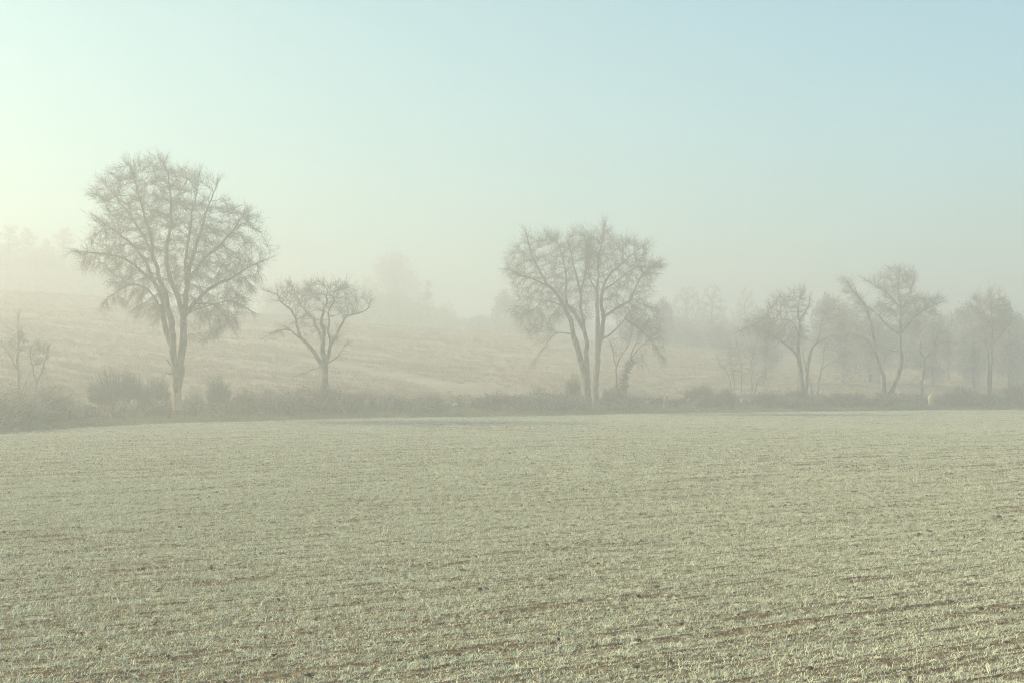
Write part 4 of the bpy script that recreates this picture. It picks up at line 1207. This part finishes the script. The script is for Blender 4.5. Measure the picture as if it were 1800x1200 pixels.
stone('upright ochre standing stone in the hedge right of the short forked tree', 1637, 700, 13, 15, 2.7, M_stone_warm, 16)
stone('tiny white stone alone in the middle of the wheat', 1277, 873, 5, 4, 29.27 - edge_px(1277), M_stone, 17)
stone('small ochre stone alone in the near left wheat', 334, 1041, 9, 6, 16.1 - edge_px(334), M_stone_warm, 18)

def stump(label, px, py0, py1, t, r, lean=0.0):
    u = (px - 900) / F; y = float(edge_y(u)) + t; x = u * y; z = G(x, y)
    top = CAM_H + (HZ - py0) / F * y
    H = top - z
    root = thing('broken_stump', (x, y, z), label, 'stump', 'broken stumps in the hedge')
    k = 10; g = Geo(); V = []
    hs = np.array([-0.05, 0.2, 0.55, 0.8])
    for i, h in enumerate(hs):
        a = np.arange(k) / k * 6.283; rr_ = r * (1.15 - 0.3 * h) * (1 + 0.12 * np.sin(a * 3 + i))
        V.append(np.stack([np.cos(a) * rr_ + lean * h, np.sin(a) * rr_, np.full(k, H * h)], 1))
    jag = np.stack([np.cos(a) * r * 0.8 + lean, np.sin(a) * r * 0.8, H * (0.8 + 0.3 * rng.uniform(size=k) * (np.cos(a - 0.6) * 0.5 + 0.5))], 1)
    V.append(jag); V.append(np.array([[lean * 0.9, 0, H * 0.72]]))
    V = np.concatenate(V); i = np.arange(k); j = (i + 1) % k
    Q = np.concatenate([np.stack([i + m * k, j + m * k, j + (m + 1) * k, i + (m + 1) * k], 1) for m in range(4)])
    Tt = np.stack([i + 4 * k, j + 4 * k, np.full(k, 5 * k)], 1)
    g.add(V[:3 * k], Q[:k * 2]); link('stump_base', g.mesh('stump_base', True), [M_bark_pale], root)
    g = Geo(); g.add(V[2 * k:], Q[k * 2:] - 2 * k, Tt - 2 * k); link('torn_wood', g.mesh('torn_wood', False), [M_wood], root)
stump('tall pale torn stump in the hedge right of the wide crown', 1169, 691, 712, 2.6, 0.17, 0.1)
stump('short pale stump just right of the tall torn one, before the bramble mound', 1208, 698, 708, 3.8, 0.10, 0.12)
stump('pale broken stump in the low brambles between the open tree and the stone pile', 725, 695, 714, 2.7, 0.16, 0.12)
stump('dark little stump above the brambles right of the frosted clump', 1366, 690, 705, 4.4, 0.10)

def log(label, px, py, length_px, t, r, rz):
    u = (px - 900) / F; y = float(edge_y(u)) + t; x = u * y
    zc = CAM_H + (HZ - py) / F * y
    root = thing('cut_log', (x, y, zc), label, 'log', 'cut logs in the hedge')
    L = length_px / F * y
    g = Geo(); pts = np.array([[-L / 2, 0, L * 0.14], [0, 0.02, 0.0], [L / 2, 0, -L * 0.16]])
    g.sweep(resample(pts, 0.12), np.full(len(resample(pts, 0.12)), r), 10, bump=0.08); link('bark', g.mesh('bark', True), [M_wood], root)
    g = Geo(); a = np.arange(10) / 10 * 6.283
    V = np.concatenate([np.stack([np.full(10, L / 2 + 0.003), np.cos(a) * r * 0.95, np.sin(a) * r * 0.95 - L * 0.16], 1), [[L / 2 + 0.003, 0, -L * 0.16]]])
    g.add(V, None, [(i, (i + 1) % 10, 10) for i in range(10)]); link('cut_face', g.mesh('cut_face'), [M_wood], root)
    root.rotation_euler = (0, 0, rz)
log('upper of two pale cut logs at the foot of the V shaped tree', 1591, 692, 11, 4.6, 0.07, -0.2)
log('lower of two pale cut logs at the foot of the V shaped tree', 1590, 695.5, 12, 4.4, 0.08, -0.1)

# molehills and the larger clods
def clod(label, px, py, w_px, h_px, name='soil_clod', cat='clod', group=None, seed=0):
    d = CAM_H * F / (py - HZ); x = (px - 900) / F * d
    z = float(field_relief(np.array([x]), np.array([d]))[0])
    v, _, T = lump(3, 0.8, 1.0, seed + 40)
    v = v * np.array([w_px / F * d / 2, w_px / F * d / 2 * 0.8, h_px / F * d * 0.75])
    o = link(name, new_mesh(name, v, None, T), [M_clod], None, (x, d, z + 0.005))
    return tag(o, label, cat, group)
mg = 'molehills in the right of the field'
clod('largest crumbly molehill, nearest the right frame edge', 1755, 911, 16, 9, 'molehill', 'molehill', mg, 1)
clod('low molehill left of the largest one', 1670, 924, 13, 5, 'molehill', 'molehill', mg, 2)
clod('flat molehill, leftmost of the three in a line towards the largest', 1633, 933, 12, 4, 'molehill', 'molehill', mg, 3)
clod('small molehill standing nearer than the largest one, below it', 1727, 946, 9, 5, 'molehill', 'molehill', mg, 4)
big = [(480, 920), (1500, 865), (915, 1075), (1010, 1110), (1130, 1128), (1275, 1063), (1215, 1145), (1280, 1152), (1175, 1165), (1040, 1197), (1152, 1030), (123, 1112), (140, 1116), (95, 1158), (170, 1172), (270, 1097), (380, 1120), (560, 1140), (700, 1157), (790, 1160), (1600, 1035), (1275, 1060), (1700, 1082), (1760, 1115), (1430, 1108)]
for i, (px, py) in enumerate(big):
    clod('larger brown clod of soil poking up through the near frosted wheat', px, py, rng.uniform(8, 15), rng.uniform(3, 5), group='larger soil clods in the near wheat', seed=i + 10)

# ------------------------------------------------------------------ woods beyond the brow
def leafy_proto(kind):
    """a crown of many leaf clumps on a trunk; returns (trunk mesh, crown mesh) one unit high"""
    g = Geo(); H = 1.0
    if kind == 'pine':
        g.sweep(np.array([[0, 0, -0.02], [0.01, 0, 0.4], [0, 0.01, 0.97]]), np.array([0.022, 0.016, 0.003]), 7)
        c = Geo(); nb = 110
        for b in range(nb):
            w = rng.uniform(0.03, 0.99); a = rng.uniform(0, 6.28); L = (0.30 * (1 - w) ** 0.5 + 0.03) * rng.uniform(0.7, 1.15)
            tip_ = np.array([math.cos(a) * L, math.sin(a) * L, w + L * rng.uniform(-0.25, 0.3)]); st = np.array([0, 0, w - 0.02])
            g.frusta([st], [tip_], 0.004, 0.001, 3)
            m = 46; tt = rng.uniform(0.25, 1.05, m)
            c.leaves(st + (tip_ - st) * tt[:, None] + rng.normal(0, 0.016, (m, 3)), rng.uniform(0.012, 0.034, m), asp=0.4)
    else:
        g.sweep(np.array([[0, 0, -0.02], [0.02, 0, 0.25], [0.0, 0.02, 0.6], [0.02, 0, 0.8]]), np.array([0.03, 0.022, 0.012, 0.004]), 7)
        c = Geo(); nb = 150
        for b in range(nb):
            a = rng.uniform(0, 6.28); e = rng.uniform(-0.9, 1.0); rr_ = rng.uniform(0.35, 1) ** 0.5
            ctr = np.array([math.cos(a) * math.cos(e * 1.5) * 0.36 * rr_, math.sin(a) * math.cos(e * 1.5) * 0.36 * rr_, 0.5 + 0.45 * math.sin(e * 1.5) * rr_])
            g.frusta([np.array([0, 0, 0.35 + 0.2 * rng.uniform()])], [ctr], 0.006, 0.001, 3)
            m = 46
            c.leaves(ctr + rng.normal(0, 0.042, (m, 3)), rng.uniform(0.016, 0.04, m), asp=0.55)
    return g.mesh('trunk', True), c.mesh('crown', False)

def bare_proto(spread, n_attr=520):
    """a frosted leafless tree one unit high with an upright broom-like crown"""
    stems = [(np.array([[0, 0, -0.1], [0.1, 0, 2.0], [0.0, 0.1, 4.5], [0.2, 0, 7.0]]), 0.20, 0.03), (np.array([[0.05, 0, 1.6], [1.0, 0.4, 3.6], [1.8, 0.8, 5.6]]), 0.11, 0.02), (np.array([[0.05, 0, 1.9], [-1.1, -0.5, 4.0], [-1.7, -0.6, 6.0]]), 0.11, 0.02)]
    n = n_attr * 3
    A = rng.uniform(-1, 1, (n, 3)); A = A[np.linalg.norm(A, axis=1) < 1][:n_attr]
    A = A * np.array([spread, spread, 4.1]) + np.array([0, 0, 4.8])
    P, par, rad, sid, dirs = colonize(stems, A, D=0.36, di=3.5, dk=0.6, trop=0.1)
    g = Geo(); c = Geo()
    for s in stems:
        q = resample(s[0], 0.5); g.sweep(q, np.linspace(s[1], s[2], len(q)), 7, bump=0.1)
    sel = np.where((sid < 0) & (par >= 0))[0]
    c.frusta(P[par[sel]], P[sel], 0.026, 0.02, 3)
    src = np.repeat(sel, 8)
    d0 = dirs[src] * 0.8 + rng.normal(0, 0.45, (len(src), 3)); d0[:, 2] += 0.25; d0 /= np.linalg.norm(d0, axis=1, keepdims=True)
    L = rng.uniform(0.3, 0.8, len(src))
    c.frusta(P[src], P[src] + d0 * L[:, None], 0.016, 0.008, 3)
    gm, cm = Geo(), Geo()
    gm.V = [v / 9.0 for v in g.V]; gm.Q = g.Q; gm.T = g.T; cm.V = [v / 9.0 for v in c.V]; cm.Q = c.Q; cm.T = c.T
    return gm.mesh('trunk', True), cm.mesh('crown', False)

PROTO = {'pine': (leafy_proto('pine'), M_bark, M_needle), 'pine_b': (leafy_proto('pine'), M_bark, M_needle), 'round': (leafy_proto('round'), M_bark, M_needle), 'dark': (leafy_proto('round'), M_bark, M_evergreen),
         'bare': (bare_proto(2.7), M_bark_pale, M_twig_white), 'bare_b': (bare_proto(3.4), M_bark_pale, M_twig_white)}
for k, ((a, b), m1, m2) in PROTO.items():
    a.materials.append(m1); b.materials.append(m2)
NAMES = {'pine': 'pine_tree', 'pine_b': 'pine_tree', 'round': 'oak_tree', 'dark': 'evergreen_oak', 'bare': 'birch_tree', 'bare_b': 'birch_tree'}
def far_tree(kind, px, py_top, width_px, d, label, group, py_base=None):
    x = (px - 900) / F * d; z = G(x, d)
    H = CAM_H + (HZ - py_top) / F * d - z
    (a, b), m1, m2 = PROTO[kind]
    base_w = {'pine': 0.62, 'pine_b': 0.62, 'round': 0.80, 'dark': 0.80, 'bare': 0.72, 'bare_b': 0.86}[kind]
    sx = width_px / F * d / base_w
    root = thing(NAMES[kind], (x, d, z), label, 'tree', group, rng.uniform(0, 6.28))
    root.scale = (sx, sx, H)
    for nm, me in (('trunk', a), ('crown', b)):
        o = bpy.data.objects.new(nm, me); COL.objects.link(o); o.parent = root
    return root
gw = 'misty wood on the brow at the left'
far_tree('pine', 16, 396, 84, 245, 'faint pine, first at the left frame edge on the brow', gw)
far_tree('pine_b', 50, 402, 80, 250, 'faint pine, second from the left frame edge on the brow', gw)
far_tree('pine', 84, 420, 74, 253, 'shorter faint pine in the dip between two taller ones on the left brow', gw)
far_tree('pine_b', 112, 402, 90, 248, 'faint pine, tallest just left of the tallest ash crown', gw)
far_tree('round', 66, 432, 110, 242, 'rounded frosted tree in front of the left pines', gw)
far_tree('round', 148, 440, 90, 245, 'rounded frosted tree half behind the left twigs of the tallest ash', gw)
far_tree('pine', -40, 410, 70, 248, 'faint pine cut by the left frame edge', gw)
far_tree('round', 10, 436, 90, 240, 'low frosted tree under the pines at the left frame edge', gw)
far_tree('round', 195, 470, 60, 250, 'faint low tree seen through the crown of the tallest ash', gw)
gm_ = 'misty wood on the brow in the middle'
far_tree('round', 692, 438, 110, 300, 'faint tall dark tree on the brow right of the open crooked tree', gm_)
far_tree('bare_b', 640, 486, 70, 243, 'frosted tree behind the right boughs of the open crooked tree', gm_)
far_tree('bare', 700, 495, 60, 241, 'frosted tree in front of the faint tall dark one', gm_)
far_tree('pine', 752, 492, 40, 243, 'narrow pointed frosted tree, last in the middle wood', gm_)
far_tree('bare', 735, 510, 50, 238, 'frosted tree between the faint dark tree and the narrow pointed one', gm_)
far_tree('bare_b', 785, 530, 44, 241, 'low frosted tree at the right end of the middle wood', gm_)
far_tree('round', 540, 490, 80, 250, 'faint frosted tree behind the left of the open crooked tree', gm_)
far_tree('round', 600, 500, 70, 248, 'faint frosted tree behind the middle of the open crooked tree', gm_)
far_tree('round', 480, 500, 60, 252, 'faint tree between the tallest ash and the open crooked tree', gm_)
gd = 'dusky trees behind the wide crown'
far_tree('dark', 888, 508, 56, 225, 'dusky rounded tree half hidden by the left edge of the wide crown', gd)
far_tree('dark', 925, 530, 70, 220, 'dusky tree behind the left lower twigs of the wide crown', gd)
far_tree('round', 845, 552, 60, 230, 'low dusky tree left of the wide crown', gd)
far_tree('round', 985, 545, 70, 225, 'dusky tree behind the leaning pair of stems', gd)
far_tree('dark', 1165, 522, 42, 185, 'dark rounded evergreen just right of the wide crown', gd)
far_tree('dark', 1110, 550, 60, 195, 'dark evergreen behind the lower right of the wide crown', gd)
gr = 'frosted trees on the right brow'
far_tree('bare_b', 1208, 503, 76, 198, 'frosted pale tree, first right of the dark rounded evergreen', gr)
far_tree('bare', 1252, 502, 66, 193, 'frosted pale tree with upright boughs, second from the dark rounded evergreen', gr)
far_tree('bare', 1310, 507, 60, 196, 'frosted pale tree just left of the dense round crown', gr)
far_tree('round', 1185, 560, 60, 191, 'low frosted bush-like tree below the frosted pale trees', gr)
far_tree('dark', 1265, 572, 56, 190, 'low dark evergreen at the foot of the second frosted tree', gr)
far_tree('round', 1330, 555, 70, 188, 'low frosted tree left of the dense round crown', gr)
far_tree('round', 1225, 580, 54, 189, 'low frosted tree at the foot of the first frosted tree', gr)
gk = 'dark wood at the right'
gf = 'pale frosted trees just behind the right of the hedge'
far_tree('round', 1482, 528, 84, 138, 'pale frosted tree filling the gap between the slanting stem and the V shaped tree', gf)
far_tree('round', 1345, 548, 70, 136, 'pale frosted tree right behind the frosted clump of stems', gf)
far_tree('round', 1530, 548, 80, 142, 'pale frosted tree seen through the left stem of the V shaped tree', gf)
far_tree('round', 1640, 540, 70, 140, 'pale frosted tree right behind the short forked tree', gf)
far_tree('round', 1775, 545, 80, 141, 'pale frosted tree right of the close twin stem, before the dark wood', gf)
far_tree('round', 1712, 560, 60, 139, 'low pale frosted tree touching the left of the close twin stem', gf)
far_tree('dark', 1452, 515, 60, 178, 'dark round evergreen between the dense round crown and the V shaped tree', gk)
far_tree('round', 1490, 560, 80, 176, 'dusky rounded tree beyond the pale frosted one, left of the V shaped tree', gk)
far_tree('dark', 1545, 560, 80, 178, 'dark tree seen between the two stems of the V', gk)
far_tree('dark', 1610, 545, 90, 176, 'dark tree behind the short forked tree', gk)
far_tree('bare_b', 1668, 548, 92, 158, 'rounded white frosted tree between the short forked tree and the close twin stem', gk)
far_tree('dark', 1700, 530, 80, 178, 'dark tree behind the left of the close twin stem', gk)
far_tree('dark', 1765, 545, 90, 176, 'dark tree behind the right of the close twin stem', gk)
far_tree('dark', 1830, 540, 90, 178, 'dark tree cut by the right frame edge', gk)
far_tree('round', 1790, 550, 60, 158, 'frosted tree in front of the dark wood at the right frame edge', gk)

# thicket under and between the far trees
def thicket(label, px0, px1, d0, d1, top, mat, n):
    g = Geo(); m = n
    px = rng.uniform(px0, px1, m); d = rng.uniform(d0, d1, m); x = (px - 900) / F * d; z = ground(x, d)
    ht = CAM_H + (HZ - np.interp(px, [t[0] for t in top], [t[1] for t in top])) / F * d - z
    ht = np.clip(ht, 0.8, 9) * (0.55 + 0.75 * fbm(x * 0.22, d * 0.22, 131, 2))
    w = rng.uniform(0, 1, m) ** 0.8
    C = np.stack([x, d, z + ht * w], 1)
    k = 9
    Pp = (C[:, None, :] + rng.normal(0, 0.22, (m, k, 3))).reshape(-1, 3)
    g.leaves(Pp, rng.uniform(0.12, 0.32, len(Pp)), asp=0.5)
    top_ = w > 0.6
    g.ribbons(C[top_], C[top_] + rng.normal(0, 0.25, (top_.sum(), 3)) + np.array([0, 0, 0.5]), 0.02)
    o = link('undergrowth', g.mesh('undergrowth'), [mat])
    tag(o, label, kind='stuff')
thicket('frosted undergrowth between the faint pines on the left brow', -80, 250, 228, 246, [(-80, 455), (100, 462), (200, 482), (250, 505)], M_needle, 4200)
thicket('frosted undergrowth of the misty wood in the middle', 470, 800, 222, 236, [(470, 525), (560, 520), (700, 525), (760, 540), (800, 560)], M_needle, 3800)
thicket('dusky low undergrowth left of and behind the wide crown', 790, 1160, 212, 226, [(790, 562), (900, 556), (1000, 560), (1160, 575)], M_needle, 2600)
thicket('frosted undergrowth on the right brow', 1140, 1440, 188, 204, [(1140, 560), (1250, 560), (1340, 570), (1440, 590)], M_needle, 3600)
thicket('dark undergrowth of the wood at the right', 1430, 1900, 176, 190, [(1430, 580), (1600, 580), (1700, 570), (1900, 570)], M_needle, 5200)

# small shrubs scattered near the brow
def brow_bush(px, py, w, h, d, label):
    x = (px - 900) / F * d; z = G(x, d)
    root = thing('gorse_bush', (x, d, z), label, 'bush', 'small shrubs on the brow')
    g = Geo(); n = 260; W = w / F * d; H = h / F * d
    Pp = rng.normal(0, 1, (n, 3)); Pp /= np.linalg.norm(Pp, axis=1, keepdims=True); Pp *= rng.uniform(0.4, 1, n)[:, None]
    Pp = np.stack([Pp[:, 0] * W / 2, Pp[:, 1] * W / 2, np.abs(Pp[:, 2]) * H], 1)
    g.leaves(Pp, rng.uniform(0.12, 0.3, n), asp=0.5); link('foliage', g.mesh('foliage'), [M_needle], root)['kind'] = 'stuff'
    g = Geo(); i = rng.integers(0, n, 60); g.frusta(np.zeros((60, 3)), Pp[i], 0.02, 0.008, 3); link('stems', g.mesh('stems'), [M_stem], root)
brow_bush(30, 520, 14, 9, 172, 'grey shrub on the left brow below the pines')
brow_bush(75, 517, 16, 6, 175, 'low dark shrub on the left brow, right of the grey one')
brow_bush(118, 524, 16, 5, 172, 'flat dark shrub on the brow near the tallest ash')
brow_bush(760, 573, 30, 9, 172, 'broad frosted shrub on the brow in the middle')
brow_bush(838, 591, 16, 9, 160, 'round grey shrub on the slope left of the wide crown')
brow_bush(520, 560, 18, 6, 172, 'low shrub on the brow beside the open crooked tree')
